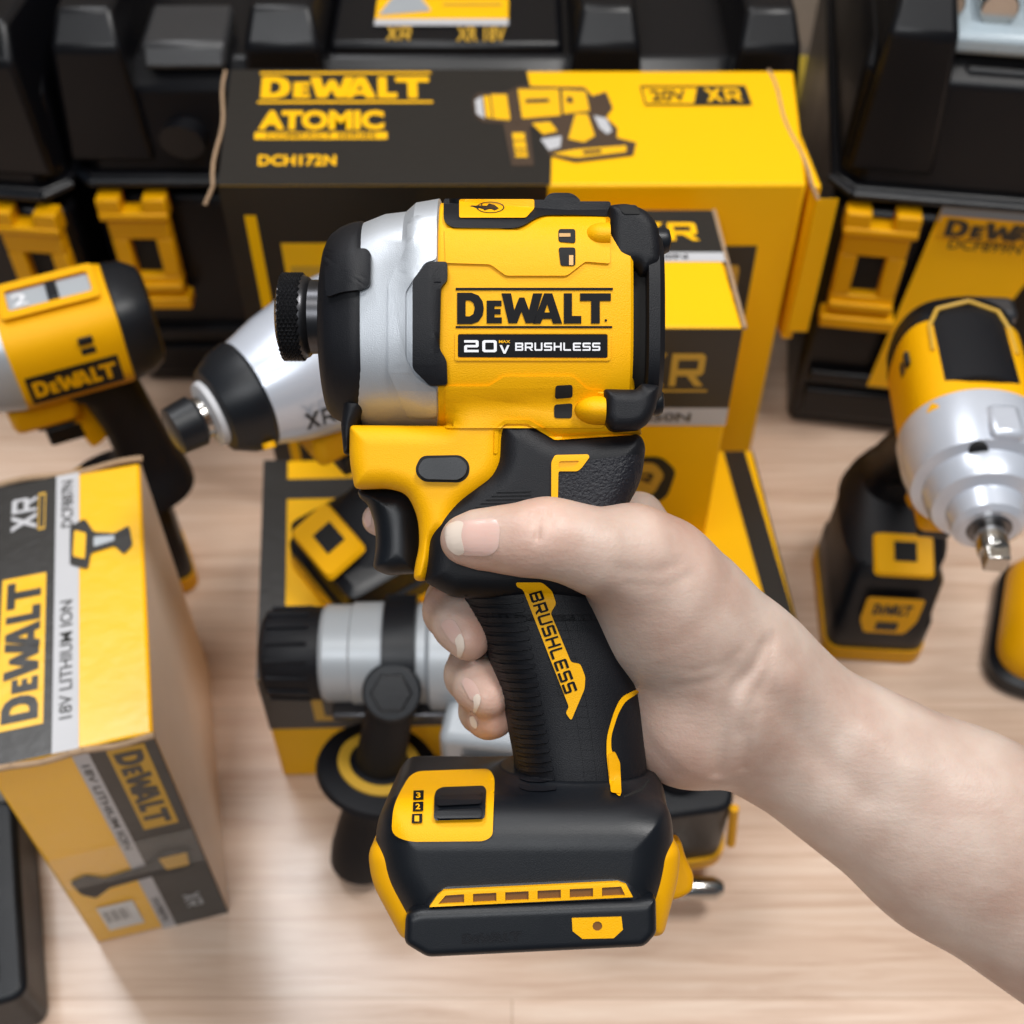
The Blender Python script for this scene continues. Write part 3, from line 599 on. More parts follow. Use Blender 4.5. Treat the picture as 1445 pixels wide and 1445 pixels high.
person = bpy.data.objects.new('person', me); C.objects.link(person); person.matrix_world = Matrix.Translation(Vector((0, 0, CAMH))+CR @ (POFF-Vector((0, 0, DM)))) @ CR.to_4x4()
sm = person.modifiers.new('smooth', 'SMOOTH'); sm.factor = .5; sm.iterations = 3
tag(person, 'bare pale forearm and hand wrapped around the grip of the held driver, thumb forward', 'person')
HT = [BVHTree.FromPolygons(pos.tolist(), fac.tolist())]
def nail(bed, tip):
    b = drape('nail', fill2d([rnd(bed, 8)]), NAIL, person, h=.00025, skirt=.0007, step=4, tgs=HT, bevel=.0002, off=POFF)
    if tip: drape('nail_edge', fill2d([rnd(tip, 5)]), NAILT, b, h=.00045, skirt=.0006, step=4, tgs=HT, bevel=.00015, off=POFF)
nail([(640, 735, 10), (700, 731, 8), (706, 745, 10), (703, 775, 10), (690, 785, 8), (650, 784, 8), (642, 770)], [(626, 752, 8), (630, 740, 6), (646, 734, 6), (655, 737, 6), (650, 755, 10), (656, 781, 6), (645, 785, 6), (632, 775, 6)])
nail([(621, 882), (628, 874), (640, 874), (650, 888), (655, 905), (649, 915), (636, 905)], [(641, 903), (649, 893), (654, 900), (656, 914), (650, 929), (645, 928), (645, 915)])
nail([(650, 962), (656, 955), (668, 960), (677, 975), (678, 988), (665, 990)], [(667, 984), (674, 978), (679, 984), (677, 994), (671, 1007), (667, 1006), (669, 994)])
nail([(664, 1000), (670, 1008), (676, 1016), (668, 1020), (662, 1010)], [(662, 1012), (668, 1010), (674, 1022), (672, 1030), (664, 1024)])
nail([(511, 738), (516, 723), (524, 722), (524, 742), (516, 746)], None)

# ================================================================ CARTONS
class Face:
    def __init__(s, o, u, v, nrm): s.o = Vector(o); s.u = Vector(u); s.v = Vector(v); s.n = Vector(nrm).normalized()
    def __call__(s, a, b, h=0): return s.o+s.u*a+s.v*b+s.n*h
def prt(name, vf, face, m, parent, h=.0004):
    return link(name, [face(a, b, h) for a, b in vf[0]], vf[1], m, parent, smooth=0)
def quad(face, x0, y0, x1, y1, name, m, parent, h=.0003, sk=0):
    return prt(name, ([(x0, y0), (x1, y0), (x1+sk, y1), (x0+sk, y1)], [[0, 1, 2, 3]]), face, m, parent, h)
def txt(face, s, x0, y0, x1, y1, m, parent, h=.0006, bold=.02, vert=0, name='lettering'):
    vf = heavy2d() if s == 'DEWALT' else sq2d(s) if s in ('20V', 'XR', '20') and s != '20V' else text2d(s, bold)
    v = vf[0]
    if vert == 1: v = [(1-b, a) for a, b in v]
    if vert == -1: v = [(b, 1-a) for a, b in v]
    return prt(name, ([(x0+(x1-x0)*a, y0+(y1-y0)*b) for a, b in v], vf[1]), face, m, parent, h)
def carton(label, foot_, z0, z1, m, bev=.0015):
    """foot_: front-left, front-right, back-right, back-left. Returns root and face frames."""
    fl_, fr_, br_, bl_ = [Vector((*p, 0)) for p in foot_]; c = (fl_+fr_+br_+bl_)/4; root = empty('carton', (c.x, c.y, z0)); tag(root, label, 'box')
    P_ = [p-Vector((c.x, c.y, 0)) for p in (fl_, fr_, br_, bl_)]; hz = z1-z0
    g = G().rings([[p+Vector((0, 0, z)) for p in P_] for z in (0, hz)]); g.build('box', m, root, bevel=bev)
    Z = Vector((0, 0, hz)); top = Face(P_[0]+Z, P_[1]-P_[0], P_[3]-P_[0], (0, 0, 1))
    fu = P_[1]-P_[0]; fn = fu.cross(Vector((0, 0, 1))); front = Face(P_[0], fu, Z, fn)
    ru = P_[2]-P_[1]; right = Face(P_[1], ru, Z, ru.cross(Vector((0, 0, 1)))); lu = P_[0]-P_[3]; left = Face(P_[3], lu, Z, lu.cross(Vector((0, 0, 1))))
    return root, top, front, right, left
def edge_strip(face_pts, w, m, parent, name='cardboard_edge', th=.0025):
    g = G(); 
    for a, b in zip(face_pts, face_pts[1:]):
        a = Vector(a); b = Vector(b); g.tube(a, b, th, th, 8)
    return g.build(name, m, parent)
def tool_picture(face, x, y, w, h, parent, base, accent, light):
    """printed hammer artwork in flat print layers: outline silhouette, then coloured panels"""
    def q(pl, m, hh, r=.012):
        return prt('printed_picture', fill2d([rnd([(x+w*a, y+h*b) for a, b in pl], r*w)]), face, m, parent, hh)
    q([(-.01, .60), (.03, .52), (.17, .50), (.19, -.02), (.33, -.02), (.34, .46), (.40, .44), (.44, .10), (.60, .02), (.98, .10), (1.02, .26), (.90, .32), (.92, .44), (.86, .58), (.92, .70), (.90, .92), (.80, .86), (.76, .98), (.30, 1.0), (.26, .92), (.02, .90), (-.02, .80)], base, .0005)
    q([(.00, .62), (.05, .56), (.05, .86), (.00, .80)], light, .0007)
    q([(.06, .58), (.10, .56), (.10, .86), (.06, .86)], accent, .0007)
    q([(.11, .56), (.22, .54), (.22, .88), (.11, .88)], accent, .0007)
    q([(.24, .50), (.28, .50), (.28, .94), (.24, .94)], base, .0008)
    q([(.30, .56), (.56, .60), (.58, .95), (.30, .95)], accent, .0007)
    q([(.34, .76), (.50, .77), (.50, .82), (.34, .81)], base, .0009, .004)
    q([(.58, .62), (.76, .66), (.76, .92), (.60, .94)], accent, .0007)
    q([(.62, .76), (.66, .76), (.66, .84), (.62, .84)], base, .0009)
    q([(.36, .50), (.48, .52), (.52, .40), (.42, .36)], accent, .0007)
    q([(.40, .30), (.54, .34), (.52, .20), (.44, .16)], light, .0007)
    q([(.58, .30), (.66, .62), (.74, .62), (.76, .34), (.68, .26)], accent, .0007)
    q([(.78, .60), (.86, .56), (.88, .40), (.84, .36), (.80, .44)], light, .0007)
    q([(.46, .12), (.62, .07), (.94, .14), (.95, .22), (.60, .17)], accent, .0007)
    q([(.66, .11), (.78, .13), (.78, .17), (.66, .15)], base, .0009, .004)
    q([(.22, .38), (.30, .38), (.30, .08), (.22, .08)], accent, .0007)
    for k in range(5): q([(.22, .12+k*.05), (.30, .12+k*.05), (.30, .135+k*.05), (.22, .135+k*.05)], base, .0009, 0)

# --- large centre carton
zc = .2385
r1, top, front, right, left = carton('large wide yellow and black carton in front of the middle case, tool printed on top', [(-.1385, .504), (.1390, .505), (.1470, .604), (-.1465, .604)], 0, zc, CYEL)
q1 = prt('black_print', ([(0, 0), (.565, 0), (.585, .48), (.545, .5), (.560, .60), (.555, 1), (0, 1)], [[0, 1, 2, 3, 4, 5, 6]]), top, CBLK, r1, .0003)
txt(top, 'DEWALT', .06, .73, .37, .93, CYEL, q1, h=.0005)
quad(top, .055, .955, .375, .975, 'print_line', CYEL, q1, .0005); quad(top, .055, .685, .375, .705, 'print_line', CYEL, q1, .0005)
txt(top, 'ATOMIC', .06, .45, .285, .62, CYEL, q1, h=.0005, bold=.05)
quad(top, .055, .37, .29, .43, 'print_line', CYEL, q1, .0005); txt(top, 'COMPACT SERIES', .075, .382, .27, .42, CBLK, q1, h=.0007, bold=.01)
txt(top, 'DCH172N', .065, .15, .20, .24, CYEL, q1, h=.0005, bold=.03)
tool_picture(top, .452, .16, .27, .68, r1, CDRK, CYELG, CGRY)
bx = prt('rating_badge', fill2d([[(.76, .66), (.955, .66), (.955, .84), (.76, .84)], [(.763, .675), (.85, .675), (.865, .825), (.763, .825)]]), top, CBLK, r1, .0005)
txt(top, '20V', .775, .70, .84, .80, CBLK, bx, h=.0006, bold=.02); txt(top, 'XR', .875, .69, .94, .81, CYEL, bx, h=.0007)
q2 = quad(front, .0, .0, .56, 1.0, 'black_print', CBLK, r1); quad(front, .035, .0, .055, .93, 'print_line', CYEL, q2, .0005)
prt('print_frame', fill2d([[(.09, .52), (.50, .52), (.50, .86), (.09, .86)], [(.1, .55), (.49, .55), (.49, .80), (.1, .80)]]), front, CYELG, q2, .0005)
quad(front, .1, .55, .49, .8, 'print_panel', AMB, q2, .0005); txt(front, 'DEWALT', .125, .585, .47, .765, CBLK, q2, h=.0008)
xb = quad(front, .80, .60, .935, .85, 'black_badge', CBLK, r1, sk=.0); txt(front, 'XR', .83, .66, .91, .80, AMB, xb, h=.0006)
# folded cardboard rims and bulging side flaps
for sgn, fp in ((-1, left), (1, right)):
    e = [top(0 if sgn < 0 else 1, t, .0005)+Vector((sgn*(.0025+.0012*math.sin(t*9)), 0, -.001)) for t in [i/10 for i in range(11)]]
    a = e[0]+Vector((sgn*.004, -.006, -.006)); e = [a]+e
    edge_strip(e, 0, CARD, r1, th=.0009)
fo = [top(1, 0), top(1, 1)]
g = G().rings([[fo[0]+Vector((.0035, .004, -.004)), fo[0]+Vector((.0085, .004, -.004)), fo[1]+Vector((.0085, 0, -.004)), fo[1]+Vector((.0035, 0, -.004))], [fo[0]+Vector((.006, .008, -.105)), fo[0]+Vector((.012, .008, -.105)), fo[1]+Vector((.010, 0, -.105)), fo[1]+Vector((.006, 0, -.105))]])
g.build('side_flap', CYEL, r1, bevel=.001)
g = G().rings([[fo[0]+Vector((.0145, -.008, -.002)), fo[0]+Vector((.0045, -.008, -.002)), fo[0]+Vector((.0035, -.0075, -.004)), fo[0]+Vector((.0135, -.0070, -.004))], [fo[0]+Vector((.016, -.003, -.09)), fo[0]+Vector((.005, -.003, -.09)), fo[0]+Vector((.005, 0, -.09)), fo[0]+Vector((.016, 0, -.09))]])
g.build('side_flap', CYEL, r1, bevel=.0005)
fo = [top(0, 0), top(0, 1)]


# --- small upright carton behind the driver
r2, top, front, right, left = carton('small upright yellow carton with black band, standing behind the held driver on the flat carton', [(-.040, .410), (.0985, .4096), (.092, .4915), (-.045, .4915)], .0924, .2338, CYEL)
b_ = quad(top, 0, .62, 1, 1, 'black_band', CBLK, r2); quad(top, 0, .54, 1, .62, 'grey_band', CGRY, r2); txt(top, 'XR', .72, .72, .93, .88, CYEL, b_, h=.0006); txt(top, 'DCF850N', .62, .56, .88, .6, CBLK, r2, h=.0006)
lb = quad(top, .64, .1, .74, .22, 'sticker', PWHT, r2, .0005); quad(top, .66, .12, .72, .20, 'sticker_print', CGRY, lb, .0007)
b_ = quad(front, 0, .66, 1, 1, 'black_band', CBLK, r2); quad(front, 0, .58, 1, .66, 'grey_band', CGRY, r2)
txt(front, 'XR', .66, .76, .90, .90, AMB, b_, h=.0006); quad(front, .62, .735, .92, .745, 'print_line', AMB, b_, .0006); txt(front, 'DCF850N', .58, .60, .88, .64, CBLK, r2, h=.0006)
pc = prt('printed_picture', fill2d([rnd([(.55, .42), (.80, .43), (.86, .36), (.84, .22), (.74, .14), (.70, .02), (.55, .02)], .03)]), front, CBLK, r2, .0005)
prt('printed_picture', fill2d([rnd([(.56, .40), (.78, .40), (.82, .34), (.79, .24), (.70, .18), (.56, .19)], .02)]), front, AMB, pc, .0007)
txt(front, 'XR', .60, .30, .78, .35, CBLK, pc, h=.0009)
edge_strip([top(1, t)+Vector((.0008, 0, 0)) for t in (0, .3, .6, 1)], 0, CARD, r2, th=.0010)

# --- flat wide carton under the tools
r3, top, front, right, left = carton('flat wide carton lying on the table under the hammer drill and the silver nosed driver', [(-.1196, .3232), (.1398, .3300), (.1300, .470), (-.1335, .462)], 0, .0924, CYEL)
quad(front, 0, .52, 1, 1, 'black_band', CBLK, r3); pn = quad(front, .09, .60, .48, .93, 'print_panel', AMB, r3, .0005); txt(front, 'DEWALT', .11, .65, .46, .88, CBLK, pn, h=.0008); txt(front, 'BRUSHLESS HAMMER', .08, .10, .4, .2, CBLK, r3, h=.0006)
bd = quad(top, 0, 0, .05, 1, 'black_border', CBLK, r3); quad(top, .05, .80, .5, .9, 'black_band', CBLK, r3); quad(top, .955, 0, 1, 1, 'black_border', CBLK, r3)
wd = prt('black_wedge', ([(.80, 0), (.84, .45), (.80, 1), (.60, 1), (.60, 0)], [[0, 1, 2, 3, 4]]), top, CBLK, r3, .0004)
for (cx, cy) in ((.765, .42), (.77, .72)):
    prt('printed_emblem', fill2d([[(cx+.028*math.cos(a/3), cy+.055*math.sin(a/3)) for a in range(19)], [(cx+.017*math.cos(a/3), cy+.034*math.sin(a/3)) for a in range(19)]]), top, AMB, wd, .0007)
quad(right, 0, 0, 1, 1, 'black_side', CBLK, r3)

# --- upright carton at the left front
zl = .171
r4, top, front, right, left = carton('glossy yellow and dark carton standing on the table at the front left', [(-.1985, .2340), (-.1378, .2495), (-.1690, .3895), (-.2290, .3745)], 0, zl, CYELG)
bd = quad(top, -.02, -.0, .40, 1, 'dark_print', CBLK, r4)
gs = quad(top, .40, 0, .56, 1, 'grey_band', CGRY, r4)
pn = quad(top, .06, .10, .345, .62, 'print_panel', CYELG, bd, .0005); txt(top, 'DEWALT', .09, .12, .315, .60, CBLK, pn, h=.0007, vert=1)
txt(top, 'XR', .10, .80, .27, .93, CGRY, bd, h=.0005, vert=1); prt('printed_emblem', fill2d([[(.28, .79), (.33, .79), (.33, .94), (.28, .94)], [(.29, .8), (.32, .8), (.32, .93), (.29, .93)]]), top, AMB, bd, .0005)
txt(top, '18V LITHIUM ION', .44, .10, .52, .50, CBLK, gs, h=.0006, vert=1, bold=.01); txt(top, 'DCF887N', .44, .78, .52, .97, CBLK, gs, h=.0006, vert=1, bold=.01)
pp = prt('printed_picture', fill2d([rnd([(.50, .63), (.62, .60), (.64, .66), (.80, .67), (.86, .63), (.92, .66), (.90, .74), (.80, .72), (.66, .74), (.60, .80), (.50, .78)], .015)]), top, CBLK, r4, .0007)
prt('printed_picture', fill2d([rnd([(.52, .66), (.60, .64), (.61, .74), (.53, .76)], .01)]), top, CYELG, pp, .0009)
prt('printed_picture', fill2d([rnd([(.66, .68), (.80, .69), (.80, .71), (.66, .72)], .01)]), top, GRY, pp, .0009)
dk = quad(front, .60, 0, 1, 1, 'dark_print', CBLK, r4); gs = prt('grey_band', ([(.50, 0), (.60, 0), (.60, 1), (.50, 1)], [[0, 1, 2, 3]]), front, CGRY, r4, .0004)
pn = quad(front, .70, .58, .93, .97, 'print_panel', AMB, dk, .0005); txt(front, 'DEWALT', .73, .60, .90, .95, CBLK, pn, h=.0007, vert=-1)
txt(front, 'XR', .74, .10, .86, .18, GRY, dk, h=.0006, vert=-1); txt(front, '18V LITHIUM ION', .525, .5, .575, .93, CBLK, gs, h=.0006, vert=-1, bold=.01); txt(front, 'DCF887N', .525, .05, .575, .2, CBLK, gs, h=.0006, vert=-1, bold=.01)
pp = prt('printed_picture', fill2d([rnd([(.08, .40), (.20, .42), (.30, .38), (.62, .40), (.76, .46), (.93, .44), (.92, .34), (.78, .32), (.60, .33), (.30, .32), (.18, .28), (.10, .32)], .02)]), front, BLKS, r4, .0008)
prt('printed_picture', fill2d([rnd([(.70, .42), (.90, .42), (.88, .35), (.72, .35)], .01)]), front, AMB, pp, .001)
lb = quad(front, .14, .07, .40, .22, 'barcode_label', PWHT, r4, .0006)
for k in range(9): quad(front, .17+k*.02, .12, .17+k*.02+.004+.005*(k % 3 == 0), .19, 'barcode_bar', CBLK, lb, .0008)
TAPE = mat('clear_tape', (.9, .88, .82), .12, coat=.5); TAPE.node_tree.nodes['Principled BSDF'].inputs['Alpha'].default_value = .10; quad(front, 0, .36, 1, .54, 'clear_tape', TAPE, r4, .0012)
edge_strip([top(-.01+t*1.02, -.008)+Vector((0, 0, .001*math.sin(t*14)-.001)) for t in [i/12 for i in range(13)]], 0, CARD, r4, th=.0013)
edge_strip([top(-.01+t*1.02, 1.008)+Vector((0, 0, .0012*math.sin(t*9))) for t in [i/12 for i in range(13)]], 0, CARD, r4, th=.0014)

quad(right, 0, 0, 1, 1, 'bare_side', mat('tan_carton_side', (.84, .69, .57), .35, var=.1), r4, .0003)
# ================================================================ BLACK TOOL CASES
def case(label, loc, rot, Wd, Dp, Hh, latches, blocks, group='black tool cases'):
    root = empty('tool_case', loc, (0, 0, rot)); tag(root, label, 'tool case', group); zs = Hh*.66
    g = G().box(0.006, Wd-.006, .006, Dp, 0, zs-.012); g.build('lower_case', BLKG, root, bevel=.006)
    g = G().box(0.012, Wd-.012, .002, .010, .012, .035); g.box(0.012, Wd-.012, .000, .010, .042, .052); g.build('front_rib', BLKG, root, bevel=.002)
    lid = G()
    o = [(0, .012), (.012, 0), (Wd-.012, 0), (Wd, .012), (Wd, Dp), (0, Dp)]
    lid.rings([[(x, y, zs) for x, y in o], [(x, y, zs+.006) for x, y in o]]).rings([[(x+(.004 if x < Wd/2 else -.004), y+(.004 if y < Dp/2 else -.0), zs+.006) for x, y in o], [(x+(.006 if x < Wd/2 else -.006), y+(.012 if y < Dp/2 else 0), Hh-.03) for x, y in o], [(x+(.010 if x < Wd/2 else -.010), y+(.026 if y < Dp/2 else 0), Hh-.018) for x, y in o]])
    l = lid.build('lid', BLKG, root, bevel=.002)
    rm = G().tube((.012, -.002, zs+.003), (Wd-.012, -.002, zs+.003), .0025, n=10); rm.tube((.012, -.002, zs+.003), (0, .012, zs+.003), .0025, n=10); rm.tube((Wd-.012, -.002, zs+.003), (Wd, .012, zs+.003), .0025, n=10); rm.build('lid_rim', BLKS, l)
    for x0, x1, y0, zt, dz in blocks:
        b = G(); b.rings([[(x0-.006, y0-.006, Hh-dz), (x1+.006, y0-.006, Hh-dz), (x1+.006, y0+.2, Hh-dz), (x0-.006, y0+.2, Hh-dz)], [(x0, y0, zt-.016), (x1, y0, zt-.016), (x1, y0+.2, zt-.016), (x0, y0+.2, zt-.016)], [(x0+.004, y0+.014, zt), (x1-.004, y0+.014, zt), (x1-.004, y0+.2, zt), (x0+.004, y0+.2, zt)]])
        b.build('lid_block', BLKG, l, bevel=.003)
    for lx in latches:
        g = G(); y0, y1 = -.0065, .002; w = .036; zt = zs-.004; zb = zs-.084
        la = empty('latch', (lx, 0, 0)); la.parent = root
        g.box(0, w, y0, y1, zt-.03, zt-.012).box(0, w, y0, y1, zb+.008, zb+.022).box(0, .010, y0, y1, zb+.022, zt-.03).box(w-.010, w, y0, y1, zb+.022, zt-.03)
        g.build('latch_frame', YELD, la, bevel=.0012)
        G().box(-.002, w*.32, y0-.003, y1, zt-.012, zt).box(w*.68, w+.002, y0-.003, y1, zt-.012, zt).box(-.002, w+.002, y0-.004, y1, zt-.014, zt-.009).build('latch_hook', YELD, la, bevel=.001)
        G().box(-.003, w+.003, y0-.004, y1, zb, zb+.008).box(0, w, y0-.003, y1, zb+.013, zb+.018).build('latch_foot', YELD, la, bevel=.001)
        G().box(.010, w-.010, .0, .003, zb+.02, zt-.03).build('latch_window', HOLE, la, smooth=0)
    return root
Hc = .245
BL = [(.008, .045, .008, Hc+.012, .07), (.110, .150, .010, Hc+.012, .06), (.285, .320, .010, Hc+.012, .06), (.372, .405, .008, Hc+.012, .07)]
c2 = case('middle black tool case behind the large carton, yellow label on its lid', (-.252, .612, 0), R(0), .415, .30, Hc, [.016, .35], BL)
def capsule(pts): return rnd(pts, .01)
g = G().tube((.069, -.001, .19), (.071, .012, .19), .013, .012, 20, (1, .8)); g.build('lid_boss', BLKG, c2)
g = G().rings([[(.052, .014, Hc-.02), (.098, .014, Hc-.02), (.098, .05, Hc-.02), (.052, .05, Hc-.02)], [(.052, .022, Hc-.008), (.098, .022, Hc-.008), (.098, .06, Hc-.006), (.052, .06, Hc-.006)]]); g.build('lid_ledge', mat('ledge_sheen_plastic', (.03, .03, .032), .36, bump=.2, bscale=600), c2, bevel=.003)  # paler base colour paints the ceiling's sheen onto this ledge
g = G().box(.152, .280, .028, .28, Hc-.03, Hc-.012); g.build('lid_panel', BLKG, c2, bevel=.004)
tf = Face((.176, .052, Hc-.0115), (.074, 0, 0), (0, .07, 0), (0, 0, 1)); lb = quad(tf, 0, 0, 1, 1, 'label', CYEL, c2, .0004)
prt('printed_picture', fill2d([rnd([(.08, .9), (.28, .9), (.24, .6), (.34, .3), (.42, .12), (.02, .05), (.12, .35)], .03)]), tf, GRY, lb, .0007); txt(tf, 'XR', .1, -.32, .28, -.12, AMB, c2, h=.0006); txt(tf, 'XR 18V', .62, -.34, .98, -.12, AMB, c2, h=.0006); quad(tf, 0, -.1, 1, 0, 'grey_band', CGRY, c2, .0005)
for k in range(3): quad(tf, .5, .2+k*.15, .95, .24+k*.15, 'print_line', AMB, lb, .0007)
c1 = case('black tool case at the left edge behind the yellow compact driver', (-.664, .640, 0), R(-6), .415, .30, Hc, [.018, .372], BL)
c3 = case('black tool case at the right behind the impact wrench, yellow sticker on its front', (.172, .575, 0), R(-8), .385, .30, Hc+.030, [.012, .32], [(.012, .046, .010, Hc+.042, .08), (.300, .372, .008, Hc+.04, .07)])
ff = Face((.052, -.0005, .046), (.078, 0, 0), (0, .001, .135), (0, -1, 0))
sg = prt('sticker', ([(-.05, 0), (.52, 0), (1, 1), (.10, 1)], [[0, 1, 2, 3]]), ff, CYEL, c3, .0012)
sb = prt('silver_band', ([(.10, .93), (.985, .93), (1.02, 1.0), (.10, 1.0)], [[0, 1, 2, 3]]), ff, GRY, sg, .0016)
txt(ff, 'DCF899NT', .22, .80, .80, .85, CBLK, sg, h=.0016, bold=.01)
ff2 = Face((.060, -.0005, .1625), (.078, 0, 0), (0, .0, .016), (0, -1, 0)); b5 = quad(ff2, 0, .05, 1, .95, 'brand_plate', YELD, c3, .004); txt(ff2, 'DEWALT', .05, .15, .95, .85, CBLK, b5, h=.0045)
g = G().tube((.115, .001, .225), (.115, .014, .225), .013, .012, 20, (1, .7)); g.build('lid_boss', BLKG, c3)
for k in (0, 1): pass
g = G().rings([[(.054, .010, Hc-.01), (.29, .010, Hc-.01), (.29, .026, Hc-.01), (.054, .026, Hc-.01)], [(.054, .018, Hc+.008), (.29, .018, Hc+.008), (.29, .026, Hc+.008), (.054, .026, Hc+.008)]]); g.build('lid_ledge', BLKG, c3, bevel=.003)

# clear organiser with sockets on the right case
org = empty('socket_tray', (.205, .586, .2585), (0, 0, R(-8))); tag(org, 'clear lidded tray of shiny sockets lying on the right black case', 'organiser')
G().box(-.012, .17, 0, .10, 0, .012).build('tray', mat('pale_tray', (.35, .42, .47), .25), org, bevel=.004)
g = G()
for i in range(6):
    for j in range(2):
        G().lathe([(0, .0085), (.001, .0095), (.028, .0095), (.030, .0075)], 'Y', (.008+i*.026, .012+j*.046, .019), 20).build('socket', CHR, org)
G().box(-.014, .172, .098, .108, 0, .03).build('yellow_edge', YELD, org, bevel=.002)
yb = G().box(.23, .45, .72, .80, 0, .285).build('carton', CYEL, None, bevel=.002); tag(yb, 'yellow carton behind the clear socket tray at the upper right', 'box')
yb = G().box(-.36, -.22, .935, 1.0, 0, .10).build('carton', CYEL, None, bevel=.002); tag(yb, 'yellow carton seen through the gap between the left and middle cases', 'box')
yb = G().box(.205, .265, .90, .97, 0, .035).build('blister_pack', mat('mottled_yellow', (.7, .5, .05), .4, var=.6, vscale=200), None, bevel=.004); tag(yb, 'small mottled yellow pack in the gap between the middle and right cases', 'package')

# ================================================================ BACKGROUND POWER TOOLS
def battery(parent, cx, cy, z0, lx, ly, hz, plate='front', name='battery'):
    """block with chamfers, yellow nose plate facing -x"""
    g = G(); o = rnd([(cx-lx/2, cy-ly/2), (cx+lx/2, cy-ly/2), (cx+lx/2, cy+ly/2), (cx-lx/2, cy+ly/2)], .010)
    g.rings([[(x, y, z0+z) for x, y in (inset(o, i) if i else o)] for z, i in ((0, .002), (.003, 0), (hz*.45, 0), (hz*.5, .002), (hz*.9, .003), (hz, .008))])
    b = g.build(name, BLKS, parent)
    G().rings([[(x, y, z0+z) for x, y in inset(o, -.0012)] for z in (.002, hz*.16)]).build('yellow_base', YELD, b)
    return b
def driver(label, loc, rz, s, noseparts, cat='impact driver', m_top='slot', logo=True, H0=.190, bs=1.0, rake=0):
    root = empty('impact_driver' if 'wrench' not in cat else 'impact_wrench', loc, (0, 0, rz)); root.scale = (s, s, s); tag(root, label, cat)
    hz = H0
    def sec(x, r, e, flat=1.0, n=48): return [(x, r*se(2*math.pi*i/n, e)[0]*flat, hz+r*se(2*math.pi*i/n, e)[1]) for i in range(n)]
    G().rings([sec(-.028, .0300, 3), sec(-.026, .0315, 3), sec(.034, .0315, 3), sec(.037, .030, 3)]).build('body', YEL, root)
    G().rings([sec(.035, .030, 2.8), sec(.037, .0318, 2.8), sec(.047, .0312, 2.6), sec(.055, .027, 2.4), sec(.057, .022, 2.4)]).build('rear_cap', BLKS, root)
    for nm, m, prof, e in noseparts: G().rings([sec(x, r, e) for x, r in prof]).build(nm, m, root, smooth=32)
    # handle
    rs = []
    for z, x0, x1, w in [(z, x0+rake*k, x1+rake*k, w) for (z, x0, x1, w), k in zip(((hz-.018, -.022, .034, .019), (hz-.034, -.012, .036, .019), (hz-.045, .002, .038, .018), (hz-.075, .010, .044, .017), (hz-.105, .014, .050, .0175), (hz-.118, .006, .054, .020), (hz-.125, -.020, .056, .027), (hz-.136, -.036, .058, .032)), (0, 0, .08, .5, .85, 1, 1, 1))]:
        rs.append([((x0+x1)/2+(x1-x0)/2*se(2*math.pi*i/32, 2.6)[0], w*se(2*math.pi*i/32, 2.6)[1], z) for i in range(32)])
    G().rings(rs).build('handle', BLK, root)
    G().rings([[(x, y, z) for x, y in ((-.040, -.017), (.000, -.017), (.000, .017), (-.040, .017))] for z in (hz-.030, hz-.052)][::-1]).build('trigger_housing', YEL, root, bevel=.005)
    g = G().rings([[(x, y*.009, z) for y in (-1, 1) for x in ((-.028, -.004) if y < 0 else (-.004, -.028))] for z in (hz-.052, hz-.060)]); g.rings([[(-.024+dx, y*.009, z) for dx, y in ((0, -1), (.022, -1), (.022, 1), (0, 1))] for z in (hz-.06, hz-.074)]); g.build('trigger', BLKS, root, bevel=.002)
    g = G().tube((-.002, 0, hz-.05), (.006, 0, hz-.082), .006, n=12, sq=(1.8, 1)); g.build('trigger_guard', YEL, root)
    b = battery(root, .004+rake, 0, 0, .100*bs, .072*bs, hz-.134)
    ff = Face((.004+rake-.051*bs, .026*bs, hz-.130), (0, -.052*bs, 0), (.030, 0, .012), (-.3, 0, 1))
    plate = G().rings([[ff(a, b_, 0) for a, b_ in rnd([(.10, -.02), (.90, -.02), (.90, .80), (.10, .80)], .1)], [ff(a, b_, .0025) for a, b_ in rnd([(.13, .02), (.87, .02), (.87, .77), (.13, .77)], .1)]]).build('battery_plate', YEL, b)
    quad(ff, .36, .25, .66, .62, 'battery_catch', HOLE, plate, .0030)
    fb = Face((.004+rake-.0512*bs, .028*bs, .012), (0, -.056*bs, 0), (0, 0, hz-.16), (-1, 0, 0)); pb = prt('front_plate', fill2d([rnd([(.14, .60), (.24, .38), (.76, .38), (.86, .60), (.86, .98), (.14, .98)], .05)]), fb, YEL, b, .0016)
    quad(fb, .36, .44, .64, .58, 'plate_print', BLKS, pb, .0020); txt(fb, 'DEWALT', .26, .70, .74, .88, BLKS, pb, h=.0020)
    for sgn in (1, -1):
        sf = Face((-.022 if sgn < 0 else .030, sgn*.0319, hz-.016), (.052 if sgn < 0 else -.052, 0, 0), (0, 0, .020), (0, sgn, 0))
        if logo: lg = quad(sf, 0, 0, 1, 1, 'logo_plate', AMB if 0 else BLKS, root, .0002); txt(sf, 'DEWALT', .05, .22, .95, .80, YELD, lg, h=.0005)
    if m_top == 'slot':
        tf = Face((-.018, -.013, hz+.0305), (.046, 0, 0), (0, .026, 0), (0, 0, 1)); tp_ = prt('top_frame', fill2d([rnd([(-.1, -.1), (1.08, -.1), (1.08, 1.1), (-.1, 1.1)], .1), rnd([(0, .15), (1, .15), (1, .85), (0, .85)], .06)]), tf, YEL, root, .0035)
        quad(tf, 0, .15, 1, .85, 'top_slot', GRY, tp_, .0015); G().box(.004, .010, -.008, .008, hz+.031, hz+.0345).build('slider', BLKS, tp_, bevel=.001); txt(tf, '2', .06, .3, .24, .7, WHT, tp_, h=.0022)
